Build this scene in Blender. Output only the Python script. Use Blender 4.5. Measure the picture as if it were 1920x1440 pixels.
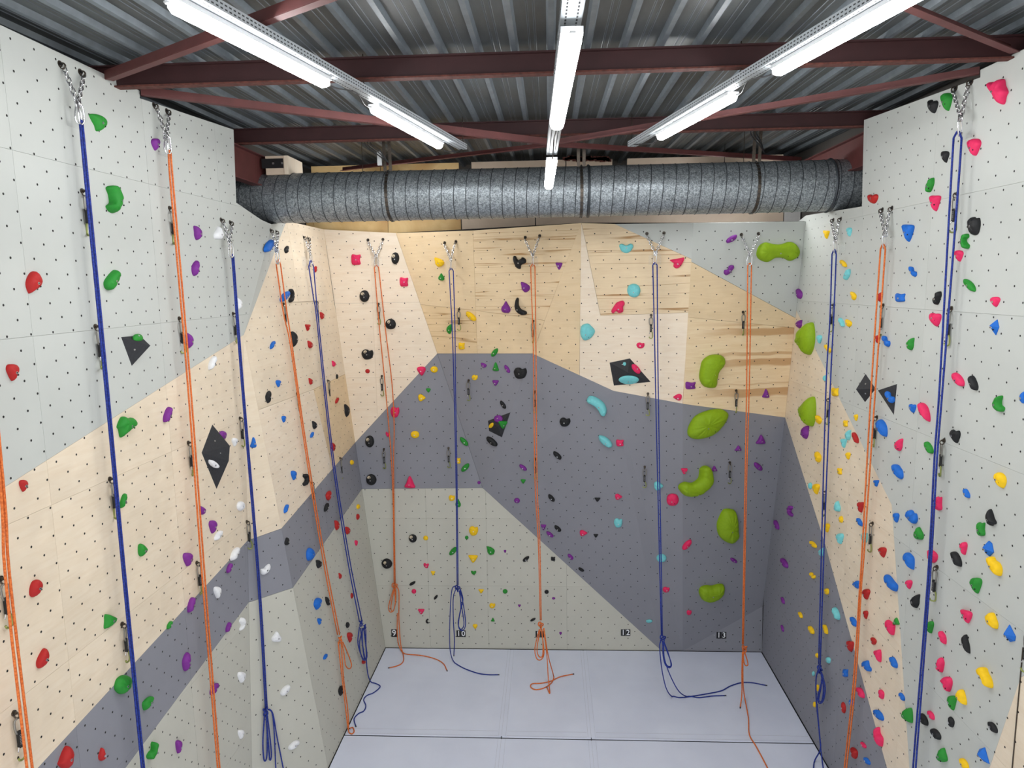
import bpy, bmesh, math, random
import numpy as np
from mathutils import Vector, Matrix
from mathutils.bvhtree import BVHTree

for o in list(bpy.data.objects):
    bpy.data.objects.remove(o, do_unlink=True)
scene = bpy.context.scene
COL = scene.collection
rnd = random.Random(7)

# ------------------------------------------------------------------ camera
FOC, CX, CY = 1331.0, 960.0, 720.0          # focal length and centre in pixels of a 1920 x 1440 frame
CAM = Vector((0.0, 0.0, 5.4))               # eye height above the mats
ROLL = 0.0165
DEPTH_VP = (1030.0, 531.0)


def cam_dir(x, y):
    return Vector((x - CX, CY - y, -FOC)).normalized()


_D = cam_dir(*DEPTH_VP)
_sx, _sy = math.sin(ROLL), -math.cos(ROLL)
_t = FOC * _D.z / (_sx * _D.x + _sy * _D.y)
_Z = -Vector((_sx * _t, _sy * _t, -FOC)).normalized()
_X = _D.cross(_Z).normalized()
ROT = Matrix((_X, _D, _Z))                   # camera axes -> world axes

cam_data = bpy.data.cameras.new('camera')
cam_data.sensor_fit = 'HORIZONTAL'
cam_data.sensor_width = 36.0
cam_data.lens = FOC / 1920.0 * 36.0
cam_data.clip_start = 0.05
cam_obj = bpy.data.objects.new('camera', cam_data)
COL.objects.link(cam_obj)
cam_obj.matrix_world = Matrix.Translation(CAM) @ ROT.to_4x4()
scene.camera = cam_obj

# ------------------------------------------------------------------ world, exposure
world = bpy.data.worlds.new('hall_light')
scene.world = world
world.use_nodes = True
world.node_tree.nodes['Background'].inputs[0].default_value = (0.95, 0.975, 1.0, 1)
world.node_tree.nodes['Background'].inputs[1].default_value = 1.55
scene.view_settings.view_transform = 'Standard'
scene.view_settings.look = 'None'
scene.view_settings.gamma = 1.0
scene.view_settings.use_curve_mapping = False
scene.view_settings.exposure = 0.0
TUBE_STRENGTH = 57.0


# ------------------------------------------------------------------ photo geometry helpers
def ray(x, y):
    return ROT @ cam_dir(x, y)


def hit(x, y, p, n):
    r = ray(x, y)
    return CAM + r * (n.dot(p - CAM) / n.dot(r))


def at_y(x, y, Y):
    return hit(x, y, Vector((0, Y, 0)), Vector((0, 1, 0)))


def at_x(x, y, X):
    return hit(x, y, Vector((X, 0, 0)), Vector((1, 0, 0)))


def at_z(x, y, Z):
    return hit(x, y, Vector((0, 0, Z)), Vector((0, 0, 1)))


def on3(x, y, a, b, c):
    return hit(x, y, a, (b - a).cross(c - a).normalized())


def proj(p):
    c = ROT.transposed() @ (p - CAM)
    return Vector((CX + FOC * c.x / -c.z, CY - FOC * c.y / -c.z))


# ------------------------------------------------------------------ materials
def lin(c):
    out = []
    for v in c:
        v = v / 255.0
        out.append(v / 12.92 if v <= 0.04045 else ((v + 0.055) / 1.055) ** 2.4)
    return (out[0], out[1], out[2], 1.0)


def new_mat(name):
    m = bpy.data.materials.new(name)
    m.use_nodes = True
    nt = m.node_tree
    return m, nt, nt.nodes, nt.links, nt.nodes['Principled BSDF']


def mix_col(nt, fac, a, b, blend='MIX'):
    n = nt.nodes.new('ShaderNodeMix')
    n.data_type = 'RGBA'
    n.blend_type = blend
    for sock, v in ((n.inputs[0], fac), (n.inputs[6], a), (n.inputs[7], b)):
        if isinstance(v, (int, float, tuple)):
            sock.default_value = v
        else:
            nt.links.new(v, sock)
    return n.outputs[2]


def obj_coords(nt, scale=(1, 1, 1), rot=(0, 0, 0)):
    tc = nt.nodes.new('ShaderNodeTexCoord')
    mp = nt.nodes.new('ShaderNodeMapping')
    mp.inputs['Scale'].default_value = scale
    mp.inputs['Rotation'].default_value = rot
    nt.links.new(tc.outputs['Object'], mp.inputs['Vector'])
    return mp.outputs['Vector']


def noise(nt, vec, scale, detail=3.0, rough=0.5, dist=0.0):
    n = nt.nodes.new('ShaderNodeTexNoise')
    n.inputs['Scale'].default_value = scale
    n.inputs['Detail'].default_value = detail
    n.inputs['Roughness'].default_value = rough
    n.inputs['Distortion'].default_value = dist
    nt.links.new(vec, n.inputs['Vector'])
    return n.outputs['Fac']


def ramp(nt, fac, stops):
    r = nt.nodes.new('ShaderNodeValToRGB')
    e = r.color_ramp.elements
    while len(e) < len(stops):
        e.new(0.5)
    for i, (p, c) in enumerate(stops):
        e[i].position = p
        e[i].color = c if len(c) == 4 else (c[0], c[1], c[2], 1)
    nt.links.new(fac, r.inputs['Fac'])
    return r.outputs['Color']


def bump(nt, bsdf, h, strength, dist=0.01):
    b = nt.nodes.new('ShaderNodeBump')
    b.inputs['Strength'].default_value = strength
    b.inputs['Distance'].default_value = dist
    nt.links.new(h, b.inputs['Height'])
    nt.links.new(b.outputs['Normal'], bsdf.inputs['Normal'])


def plain(name, rgb, rough=0.5, metal=0.0, var=0.0, vscale=20.0, bstr=0.0, bscale=150.0, spec=None):
    m, nt, nodes, links, b = new_mat(name)
    b.inputs['Roughness'].default_value = rough
    b.inputs['Metallic'].default_value = metal
    if spec is not None:
        b.inputs['Specular IOR Level'].default_value = spec
    c = lin(rgb)
    b.inputs['Base Color'].default_value = c
    if var > 0:
        v = obj_coords(nt)
        f = noise(nt, v, vscale)
        lo = tuple(x * (1 - var) for x in c[:3]) + (1,)
        hi = tuple(min(1, x * (1 + var)) for x in c[:3]) + (1,)
        links.new(ramp(nt, f, [(0.3, lo), (0.7, hi)]), b.inputs['Base Color'])
    if bstr > 0:
        bump(nt, b, noise(nt, obj_coords(nt), bscale), bstr, 0.002)
    return m


def paint(name, rgb, streak=0.03):
    """textured wall paint: fine sandy relief, a little scuffing"""
    m, nt, nodes, links, b = new_mat(name)
    c = lin(rgb)
    b.inputs['Roughness'].default_value = 0.72
    b.inputs['Specular IOR Level'].default_value = 0.25
    v = obj_coords(nt)
    f = noise(nt, v, 1.3, 4.0, 0.6)
    lo = tuple(x * (1 - streak * 1.5) for x in c[:3]) + (1,)
    hi = tuple(min(1, x * (1 + streak)) for x in c[:3]) + (1,)
    links.new(ramp(nt, f, [(0.3, lo), (0.7, hi)]), b.inputs['Base Color'])
    bump(nt, b, noise(nt, v, 380.0, 2.0), 0.12, 0.002)
    return m


def plywood(name, base, grain, streaks=0.0, streak_rgb=(150, 105, 60), ang=0.0, cloud=0.35, sscale=(0.55, 7.0), band=0.035):
    m, nt, nodes, links, b = new_mat(name)
    b.inputs['Roughness'].default_value = 0.55
    b.inputs['Specular IOR Level'].default_value = 0.3
    v = obj_coords(nt, (1.0, 9.0, 1.0), (0, 0, ang))
    f = noise(nt, v, 2.2, 5.0, 0.62, 1.2)
    col = ramp(nt, f, [(0.25, lin(grain)), (0.62, lin(base))])
    v2 = obj_coords(nt, (1.6, 1.6, 1.0))
    f2 = noise(nt, v2, 1.4, 3.0, 0.5, 0.8)
    dark = tuple(x * 0.88 for x in base)
    col = mix_col(nt, cloud, col, ramp(nt, f2, [(0.35, lin(dark)), (0.65, lin(base))]))
    if streaks > 0:
        v3 = obj_coords(nt, (sscale[0], sscale[1], 1.0), (0, 0, ang))
        f3 = noise(nt, v3, 1.0, 2.0, 0.45, 0.55)
        k = ramp(nt, f3, [(0.5 - band * 1.6, (0, 0, 0)), (0.5 - band * 0.2, (1, 1, 1)), (0.5 + band * 0.2, (1, 1, 1)), (0.5 + band, (0, 0, 0))])
        f4 = noise(nt, obj_coords(nt, (0.8, 3.5, 1.0)), 2.3, 2.0)
        k2 = ramp(nt, f4, [(0.38, (0, 0, 0)), (0.52, (1, 1, 1))])
        mk = nt.nodes.new('ShaderNodeMath')
        mk.operation = 'MULTIPLY'
        links.new(k, mk.inputs[0])
        links.new(k2, mk.inputs[1])
        mk2 = nt.nodes.new('ShaderNodeMath')
        mk2.operation = 'MULTIPLY'
        links.new(mk.outputs[0], mk2.inputs[0])
        mk2.inputs[1].default_value = streaks
        col = mix_col(nt, mk2.outputs[0], col, lin(streak_rgb))
    links.new(col, b.inputs['Base Color'])
    bump(nt, b, f, 0.05, 0.002)
    return m


M = {}
M['light'] = paint('light_grey_paint', (193, 196, 191))
M['dark'] = paint('dark_grey_paint', (139, 140, 148))
M['beige'] = paint('beige_grey_paint', (196, 195, 184))
M['ply'] = plywood('birch_plywood', (236, 221, 198), (227, 207, 179))
M['ply_pale'] = plywood('pale_plywood', (242, 227, 206), (233, 213, 187), cloud=0.2)
M['ply_tan'] = plywood('tan_plywood', (234, 210, 172), (225, 197, 155))
M['ply_tan2'] = plywood('tan_plywood_slanted_grain', (233, 207, 166), (222, 192, 147), streaks=0.8, ang=-0.3, streak_rgb=(166, 126, 78), sscale=(0.16, 6.0), band=0.010)
M['ply_lines'] = plywood('lined_plywood', (235, 212, 175), (225, 198, 157), streaks=0.9, streak_rgb=(172, 128, 78), sscale=(0.16, 8.5), band=0.010)
M['ply_lines2'] = plywood('lined_plywood_light', (236, 214, 179), (227, 201, 163), streaks=0.9, streak_rgb=(166, 122, 74), sscale=(0.14, 6.5), band=0.009)
def ply_striped():
    """sheet with a few broad brown heartwood stripes that thin out to the left"""
    m, nt, nodes, links, b = new_mat('broad_streak_plywood')
    b.inputs['Roughness'].default_value = 0.55
    b.inputs['Specular IOR Level'].default_value = 0.3
    f = noise(nt, obj_coords(nt, (1.0, 9.0, 1.0)), 2.2, 5.0, 0.62, 1.2)
    col = ramp(nt, f, [(0.25, lin((228, 200, 158))), (0.62, lin((238, 216, 180)))])
    sep = nt.nodes.new('ShaderNodeSeparateXYZ')
    links.new(obj_coords(nt), sep.inputs[0])
    wob = noise(nt, obj_coords(nt, (0.9, 1.5, 1.0)), 1.6, 2.0)
    ma = nt.nodes.new('ShaderNodeMath')
    ma.operation = 'MULTIPLY_ADD'
    links.new(wob, ma.inputs[0])
    ma.inputs[1].default_value = 0.16
    links.new(sep.outputs['Y'], ma.inputs[2])
    mr = nt.nodes.new('ShaderNodeMapRange')
    links.new(ma.outputs[0], mr.inputs[0])
    mr.inputs[1].default_value = -0.6
    mr.inputs[2].default_value = 0.76
    bands = [(0.0, 0), (0.20, 0), (0.22, 1), (0.29, 1), (0.30, 0), (0.335, 0), (0.345, 0.7), (0.36, 0), (0.50, 0), (0.515, 1), (0.565, 1), (0.575, 0), (0.60, 0), (0.61, 0.8), (0.635, 0.8), (0.645, 0),
             (0.80, 0), (0.815, 1), (0.87, 1), (0.88, 0), (0.895, 0.0), (0.905, 0.7), (0.92, 0.7), (0.93, 0)]
    k = ramp(nt, mr.outputs[0], [(p, (v, v, v)) for p, v in bands])
    m2 = nt.nodes.new('ShaderNodeMapRange')
    links.new(sep.outputs['X'], m2.inputs[0])
    m2.inputs[1].default_value = -0.62
    m2.inputs[2].default_value = 0.1
    m2.inputs[3].default_value = 0.0
    m2.inputs[4].default_value = 0.8
    mm = nt.nodes.new('ShaderNodeMath')
    mm.operation = 'MULTIPLY'
    links.new(k, mm.inputs[0])
    links.new(m2.outputs[0], mm.inputs[1])
    links.new(mix_col(nt, mm.outputs[0], col, lin((190, 146, 98))), b.inputs['Base Color'])
    return m


M['ply_broad'] = ply_striped()
M['pine'] = plywood('pine_board', (236, 204, 146), (216, 172, 104), streaks=0.6, streak_rgb=(160, 100, 44), sscale=(0.4, 9.0), band=0.03)
M['board'] = plywood('greyed_board', (224, 204, 182), (212, 190, 166), cloud=0.2)
M['white_board'] = plain('white_board', (222, 220, 216), 0.6, var=0.03)
M['core'] = plain('dark_cavity', (30, 26, 24), 0.9)
M['hole'] = plain('t_nut_hole', (30, 29, 28), 0.8)
M['holed'] = plain('t_nut_hole_soft', (70, 66, 62), 0.8)
M['steel_red'] = plain('oxide_red_steel', (58, 30, 31), 0.55, 0.0, var=0.12, vscale=6)
M['steel_red2'] = plain('oxide_red_angle', (96, 50, 48), 0.6, 0.0, var=0.12, vscale=8)
M['rust'] = plain('rusty_edge', (92, 50, 42), 0.9, var=0.4, vscale=25)
M['zinc'] = plain('zinc_steel', (196, 198, 200), 0.28, 0.9, var=0.1, vscale=60)
M['chrome'] = plain('bright_steel', (222, 222, 224), 0.2, 1.0)
M['dark_metal'] = plain('dark_plated_steel', (92, 84, 76), 0.35, 0.85, var=0.2, vscale=80)
M['dull'] = plain('dull_aluminium', (150, 147, 140), 0.4, 0.8)
M['olive'] = plain('olive_anodised', (150, 158, 92), 0.3, 0.8)
M['sling'] = plain('black_webbing', (30, 30, 31), 0.75, bstr=0.3)
M['thread'] = plain('grey_stitching', (150, 150, 150), 0.8)
M['tray'] = plain('painted_tray', (178, 184, 188), 0.45, 0.3, var=0.05)
M['slot'] = plain('tray_slot', (58, 60, 62), 0.8)
M['lamp_body'] = plain('lamp_housing', (206, 208, 210), 0.4)
M['cable'] = plain('black_cable', (28, 28, 30), 0.5)
M['black_plate'] = plain('black_bracket', (26, 26, 28), 0.45)
M['tile_black'] = plain('number_tile_black', (20, 21, 26), 0.4)
M['tile_white'] = plain('number_white', (238, 240, 242), 0.5)
M['volume'] = plain('black_volume_paint', (42, 43, 47), 0.7, var=0.15, vscale=60, bstr=0.4, bscale=300)
M['wall_glimpse'] = plain('hold_through_hole', (196, 182, 156), 0.7)
M['bolt'] = plain('hold_bolt', (205, 205, 205), 0.3, 0.85)
M['socket'] = plain('bolt_socket', (22, 22, 22), 0.7)
M['rope_end'] = plain('rope_end_tape', (40, 40, 44), 0.6)

HOLD_RGB = {'red': (176, 34, 33), 'green': (38, 138, 46), 'purple': (122, 44, 140), 'white': (232, 233, 235),
            'blue': (26, 104, 198), 'black': (27, 28, 30), 'pink': (226, 42, 96), 'yellow': (244, 198, 22),
            'teal': (120, 204, 208), 'lime': (136, 170, 16)}
for k, c in HOLD_RGB.items():
    M['hold_' + k] = plain('hold_' + k, c, 0.62, var=0.05, vscale=40, bstr=0.25, bscale=260, spec=0.35)


def rope_mat(name, a, b2):
    m, nt, nodes, links, b = new_mat(name)
    b.inputs['Roughness'].default_value = 0.7
    f = noise(nt, obj_coords(nt), 90.0, 2.0)
    links.new(ramp(nt, f, [(0.42, lin(a)), (0.6, lin(b2))]), b.inputs['Base Color'])
    return m


M['rope_blue'] = rope_mat('blue_rope', (14, 34, 118), (28, 56, 152))
M['rope_orange'] = rope_mat('orange_rope', (204, 96, 34), (230, 124, 56))


def mat_vinyl():
    m, nt, nodes, links, b = new_mat('grey_mat_vinyl')
    b.inputs['Roughness'].default_value = 0.5
    v = obj_coords(nt)
    f = noise(nt, v, 2.0, 4.0)
    links.new(ramp(nt, f, [(0.3, lin((216, 222, 240))), (0.7, lin((224, 230, 247)))]), b.inputs['Base Color'])
    f2 = noise(nt, obj_coords(nt, (1.4, 0.5, 1), (0, 0, 0.5)), 3.0, 3.0, 0.5, 0.6)
    bump(nt, b, f2, 0.25, 0.02)
    return m


M['vinyl'] = mat_vinyl()
M['vinyl_side'] = plain('mat_side_vinyl', (70, 72, 80), 0.6)
M['seam_line'] = plain('mat_gap', (60, 62, 68), 0.8)


def mat_duct():
    m, nt, nodes, links, b = new_mat('galvanised_spangle')
    b.inputs['Metallic'].default_value = 0.55
    b.inputs['Roughness'].default_value = 0.45
    v = obj_coords(nt)
    f = noise(nt, v, 48.0, 3.0, 0.65, 1.4)
    c = ramp(nt, f, [(0.36, lin((98, 104, 108))), (0.5, lin((138, 145, 149))), (0.62, lin((176, 183, 187)))])
    links.new(c, b.inputs['Base Color'])
    r = ramp(nt, f, [(0.3, (0.5, 0.5, 0.5)), (0.7, (0.36, 0.36, 0.36))])
    links.new(r, b.inputs['Roughness'])
    return m


M['duct'] = mat_duct()
M['duct_seam'] = plain('duct_seam', (70, 75, 80), 0.5, 0.6)


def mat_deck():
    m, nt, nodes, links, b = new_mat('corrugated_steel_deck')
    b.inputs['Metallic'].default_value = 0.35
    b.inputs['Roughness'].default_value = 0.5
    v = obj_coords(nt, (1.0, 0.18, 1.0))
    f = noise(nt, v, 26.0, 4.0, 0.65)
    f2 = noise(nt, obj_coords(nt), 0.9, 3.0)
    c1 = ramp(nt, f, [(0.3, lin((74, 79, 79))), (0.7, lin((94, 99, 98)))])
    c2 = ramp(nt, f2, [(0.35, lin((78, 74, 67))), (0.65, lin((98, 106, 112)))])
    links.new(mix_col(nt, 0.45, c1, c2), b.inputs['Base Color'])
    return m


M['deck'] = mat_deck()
M['deck_rib'] = plain('lit_zinc_rib', (116, 124, 130), 0.45, 0.4, var=0.12, vscale=12)  # lamplight on the ribs painted in as a lighter tone than the pans


def mat_emit(name, col, strength):
    m, nt, nodes, links, b = new_mat(name)
    b.inputs['Base Color'].default_value = (0.9, 0.9, 0.9, 1)
    b.inputs['Emission Color'].default_value = col
    b.inputs['Emission Strength'].default_value = strength
    return m


M['tube'] = mat_emit('lit_diffuser', (0.98, 0.99, 1.0, 1), TUBE_STRENGTH)


def mat_clear():
    m, nt, nodes, links, b = new_mat('clear_acrylic')
    b.inputs['Roughness'].default_value = 0.12
    b.inputs['Base Color'].default_value = (0.85, 0.88, 0.88, 1)
    b.inputs['Alpha'].default_value = 0.07
    return m


M['clear'] = mat_clear()


# ------------------------------------------------------------------ object helpers
def mesh_data(name, verts, faces, mat, smooth=False):
    me = bpy.data.meshes.new(name)
    me.from_pydata([tuple(v) for v in verts], [], [tuple(f) for f in faces])
    if mat is not None:
        me.materials.append(M[mat] if isinstance(mat, str) else mat)
    if smooth:
        me.polygons.foreach_set('use_smooth', [True] * len(me.polygons))
    me.update()
    return me


def add(name, me, parent=None, mw=None):
    o = bpy.data.objects.new(name, me)
    COL.objects.link(o)
    if parent is not None:
        o.parent = parent
    if mw is not None:
        if parent is None:
            o.matrix_world = mw
        else:
            o.matrix_local = mw
    return o


def tag(o, label, cat=None, group=None, kind=None):
    if label:
        o['label'] = label
    if cat:
        o['category'] = cat
    if group:
        o['group'] = group
    if kind:
        o['kind'] = kind
    return o


def empty(name, loc, label=None, cat=None, group=None, kind=None, mw=None):
    o = bpy.data.objects.new(name, None)
    o.empty_display_size = 0.05
    COL.objects.link(o)
    o.matrix_world = mw if mw is not None else Matrix.Translation(loc)
    return tag(o, label, cat, group, kind)


class MB:
    """collects vertices and faces of one mesh"""

    def __init__(self):
        self.v, self.f = [], []

    def poly(self, pts):
        i = len(self.v)
        self.v += [Vector(p) for p in pts]
        self.f.append(list(range(i, i + len(pts))))

    def box(self, x0, x1, y0, y1, z0, z1, mtx=None):
        i = len(self.v)
        c = [Vector((x, y, z)) for z in (z0, z1) for y in (y0, y1) for x in (x0, x1)]
        if mtx is not None:
            c = [mtx @ p for p in c]
        self.v += c
        for q in ((0, 2, 3, 1), (4, 5, 7, 6), (0, 1, 5, 4), (2, 6, 7, 3), (0, 4, 6, 2), (1, 3, 7, 5)):
            self.f.append([i + k for k in q])

    def bar(self, a, b, w, h, up=Vector((0, 0, 1))):
        a, b = Vector(a), Vector(b)
        d = (b - a)
        L = d.length
        d.normalize()
        s = d.cross(up).normalized()
        u = s.cross(d).normalized()
        m = Matrix((s, d, u)).transposed().to_4x4()
        m.translation = a
        self.box(-w / 2, w / 2, 0, L, -h / 2, h / 2, m)

    def prism(self, pts, depth_vec):
        """front polygon pts plus the same polygon moved by depth_vec"""
        i = len(self.v)
        n = len(pts)
        self.v += [Vector(p) for p in pts] + [Vector(p) + depth_vec for p in pts]
        self.f.append(list(range(i, i + n)))
        self.f.append([i + n + k for k in reversed(range(n))])
        for k in range(n):
            k2 = (k + 1) % n
            self.f.append([i + k, i + n + k, i + n + k2, i + k2])

    def tube(self, path, r, sides=6, closed=False, cap=True, flat=1.0):
        pts = [Vector(p) for p in path]
        n = len(pts)
        if n < 2:
            return
        tang = []
        for k in range(n):
            if closed:
                t = pts[(k + 1) % n] - pts[k - 1]
            else:
                t = pts[min(k + 1, n - 1)] - pts[max(k - 1, 0)]
            tang.append(t.normalized() if t.length > 1e-9 else Vector((0, 0, 1)))
        ref = Vector((0, 0, 1)) if abs(tang[0].z) < 0.9 else Vector((0, 1, 0))
        nrm = (ref - tang[0] * ref.dot(tang[0])).normalized()
        base = len(self.v)
        for k in range(n):
            nrm = (nrm - tang[k] * nrm.dot(tang[k]))
            nrm = nrm.normalized() if nrm.length > 1e-6 else tang[k].orthogonal().normalized()
            bi = tang[k].cross(nrm)
            rr = r[k] if isinstance(r, (list, tuple)) else r
            for s in range(sides):
                a = 2 * math.pi * s / sides
                self.v.append(pts[k] + nrm * (math.cos(a) * rr) + bi * (math.sin(a) * rr * flat))
        for k in range(n if closed else n - 1):
            k2 = (k + 1) % n
            for s in range(sides):
                s2 = (s + 1) % sides
                self.f.append([base + k * sides + s, base + k * sides + s2, base + k2 * sides + s2, base + k2 * sides + s])
        if cap and not closed:
            self.f.append([base + s for s in reversed(range(sides))])
            self.f.append([base + (n - 1) * sides + s for s in range(sides)])

    def data(self, name, mat, smooth=False, origin=None):
        vs = self.v if origin is None else [p - origin for p in self.v]
        return mesh_data(name, vs, self.f, mat, smooth)

    def make(self, name, mat, parent=None, smooth=False, origin=None, mw=None):
        o = add(name, self.data(name, mat, smooth, origin), parent, mw)
        if origin is not None and parent is None:
            o.location = origin
        return o


def catmull(pts, per=8, closed=False):
    P = [Vector(p) for p in pts]
    n = len(P)
    out = []
    rng = range(n) if closed else range(n - 1)
    for i in rng:
        p0 = P[i - 1] if (closed or i > 0) else P[i] * 2 - P[i + 1]
        p1, p2 = P[i], P[(i + 1) % n]
        p3 = P[(i + 2) % n] if (closed or i + 2 < n) else P[i + 1] * 2 - P[i]
        for k in range(per):
            t = k / per
            out.append(0.5 * ((2 * p1) + (p2 - p0) * t + (2 * p0 - 5 * p1 + 4 * p2 - p3) * t * t + (3 * p1 - p0 - 3 * p2 + p3) * t ** 3))
    if not closed:
        out.append(P[-1])
    return out


# ================================================================== the setting
YB = 9.93                 # plane of the flat part of the back wall
XL, XR = -3.043, 3.0637   # planes of the side walls
V = Vector
pB = lambda x, y: at_y(x, y, YB)
pL = lambda x, y: at_x(x, y, XL)
pR = lambda x, y: at_x(x, y, XR)

# fold points of the walls
fl_l, fl_r = at_z(722, 1215, 0), at_z(1428, 1221, 0)
fl_l.y = fl_r.y = YB
c_tl = pB(607, 430)                                   # top of the rear left corner
l2_foot = at_z(615, 1440, 0)
apexL = on3(457, 628, fl_l, l2_foot, c_tl)
apexL.x = XL
f1_foot = V((XL, pL(465, 1131).y - 0.11 * pL(465, 1131).z, 0))
t_a, t_b = pL(510, 421), on3(537, 414, fl_l, l2_foot, c_tl)
P0, G1, G2, D1, E1 = pB(742, 437), pB(820, 663), pB(905, 915), pB(1240, 1220), pB(1280, 1219)
D1.z = E1.z = 0.0
P1 = at_z(1090, 418, P0.z)
A1 = on3(998, 663, P0, G1, P1)
K1 = at_y(1150, 733, 9.2)
P2 = on3(1300, 418, A1, P1, K1)
Q1 = on3(1280, 757, A1, P1, K1)
P3, C1, F1 = pR(1511, 415), pR(1472, 783), pR(1430, 1137)


class Facet:
    def __init__(self, name, p, n, poly, wall, nut=(0.1965, 0.108), phase=None):
        self.name, self.p, self.wall, self.nut = name, p.copy(), wall, nut
        n = n.normalized()
        if n.dot(CAM - p) < 0:
            n = -n
        self.n = n
        v = (V((0, 0, 1)) - n * n.z).normalized()
        self.u, self.v = v.cross(n), v
        self.poly = poly
        self.phase = phase

    def loc(self, q):
        d = q - self.p
        return V((d.dot(self.u), d.dot(self.v)))

    def at(self, x, y):
        return hit(x, y, self.p, self.n)

    def frame(self, origin):
        m = Matrix((self.u, self.v, self.n)).transposed().to_4x4()
        m.translation = origin
        return m


def fac(name, pts, wall, **k):
    return Facet(name, pts[0], (pts[1] - pts[0]).cross(pts[2] - pts[0]), pts, wall, **k)


YF = 1.8          # walls stop short of the camera, left open so world light fills in
L1_poly = [V((XL, YF, 0)), f1_foot, apexL, t_a, pL(490, 412), pL(443, 380), pL(438, 243), pL(262, 184), pL(262, 170), V((XL, YF, pL(0, 45).z))]
R_poly = [V((XR, fl_r.y, 0)), V((XR, YF, 0)), V((XR, YF, pR(1920, 100).z)), pR(1838, 131), pR(1838, 145), pR(1620, 225), pR(1616, 387),
          pR(1511, 404), V((XR, fl_r.y, 5.95))]
FAC = {}
FAC['L1'] = Facet('L1', apexL, V((1, 0, 0)), L1_poly, 'L', nut=(0.187, 0.088), phase=(32.75, 600.2))
FAC['LT'] = fac('LT', [t_a, t_b, apexL], 'L', phase=(500, 470))
FAC['LB'] = fac('LB', [apexL, f1_foot, l2_foot], 'L', phase=(506, 1009))
FAC['L2'] = fac('L2', [fl_l, l2_foot, apexL, t_b, c_tl], 'L', phase=(602, 990))
FAC['B1'] = fac('B1', [fl_l, c_tl, P0, G1, G2, D1], 'B', phase=(859.8, 918.1))
FAC['B2'] = fac('B2', [P0, G1, A1, P1], 'B', phase=(768.7, 445.3))
FAC['B2b'] = fac('B2b', [G1, A1, G2], 'B', phase=(866, 676))
FAC['B3u'] = fac('B3u', [A1, P1, K1, P2, Q1], 'B', phase=(1115, 438))
FAC['B3u'].poly = [A1, P1, P2, Q1, K1]
FAC['B4'] = fac('B4', [P2, P3, C1, Q1], 'B', phase=(1310.8, 433.8))
FAC['B3a'] = fac('B3a', [A1, G2, K1], 'B', phase=(1045, 748.7))
FAC['B3b'] = fac('B3b', [G2, D1, K1], 'B', phase=(1034, 905))
FAC['B5a'] = fac('B5a', [K1, D1, E1], 'B', phase=(1209, 1000))
FAC['B5b'] = fac('B5b', [K1, E1, Q1], 'B', phase=(1250, 900))
FAC['B5c'] = fac('B5c', [Q1, E1, F1], 'B', phase=(1331, 1020))
FAC['B5d'] = fac('B5d', [Q1, F1, C1], 'B', phase=(1400, 900))
FAC['B6'] = fac('B6', [E1, V((XR, YB, 0)), F1], 'B', phase=(1374, 1190))
FAC['R'] = Facet('R', fl_r, V((-1, 0, 0)), R_poly, 'R', nut=(0.1962, 0.107), phase=(1529.7, 534.1))


def area2(poly):
    return 0.5 * sum(poly[i].x * poly[(i + 1) % len(poly)].y - poly[(i + 1) % len(poly)].x * poly[i].y for i in range(len(poly)))


def inset(poly, d):
    n = len(poly)
    out = []
    for i in range(n):
        a, b, c = poly[i - 1], poly[i], poly[(i + 1) % n]
        e1, e2 = (b - a), (c - b)
        if e1.length < 1e-6 or e2.length < 1e-6:
            out.append(b.copy())
            continue
        n1 = V((-e1.y, e1.x)).normalized()
        n2 = V((-e2.y, e2.x)).normalized()
        m = n1 + n2
        k = m.dot(n1)
        if abs(k) < 0.25:
            out.append(b + n1 * d)
        else:
            out.append(b + m * (d / k))
    return out


def clip_half(poly, p, nrm):
    out = []
    for i in range(len(poly)):
        a, b = poly[i], poly[(i + 1) % len(poly)]
        da, db = (a - p).dot(nrm), (b - p).dot(nrm)
        if da >= 0:
            out.append(a)
        if (da > 0 > db) or (da < 0 < db):
            out.append(a + (b - a) * (da / (da - db)))
    return out


# backing of the three walls
walls = {}
for key, nm in (('L', 'wall_left'), ('B', 'wall_back'), ('R', 'wall_right')):
    mb = MB()
    for f in FAC.values():
        if f.wall == key:
            pts = [q - f.n * 0.03 for q in f.poly]
            l2 = [f.loc(q) for q in f.poly]
            mb.poly(pts if area2(l2) > 0 else list(reversed(pts)))
    w = mb.make(nm, 'core')
    w['kind'] = 'structure'
    w['label'] = {'L': 'left climbing wall of grey painted and birch plywood panels',
                  'B': 'folded overhanging back climbing wall of plywood and grey panels',
                  'R': 'right climbing wall of grey painted and birch plywood panels'}[key]
    walls[key] = w


def panel(f, pts3, mat, gap=0.0015, name='panel'):
    """one sheet of the wall: pts3 = its corners on the facet plane"""
    l2 = [f.loc(q) for q in pts3]
    clean = []
    for q in l2:
        if not clean or (q - clean[-1]).length > 2e-3:
            clean.append(q)
    if len(clean) > 2 and (clean[0] - clean[-1]).length < 2e-3:
        clean.pop()
    if len(clean) < 3:
        return None
    if area2(clean) < 0:
        clean.reverse()
    if abs(area2(clean)) < 2e-3:
        return None
    if gap > 0:
        clean = inset(clean, gap)
    c = sum(clean, V((0, 0))) / len(clean)
    mb = MB()
    mb.prism([V((q.x - c.x, q.y - c.y, 0)) for q in clean], V((0, 0, -0.016)))
    return mb.make(name, mat, walls[f.wall], mw=f.frame(f.p + f.u * c.x + f.v * c.y))


def px(f, pts):
    return [f.at(x, y) for x, y in pts]


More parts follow.
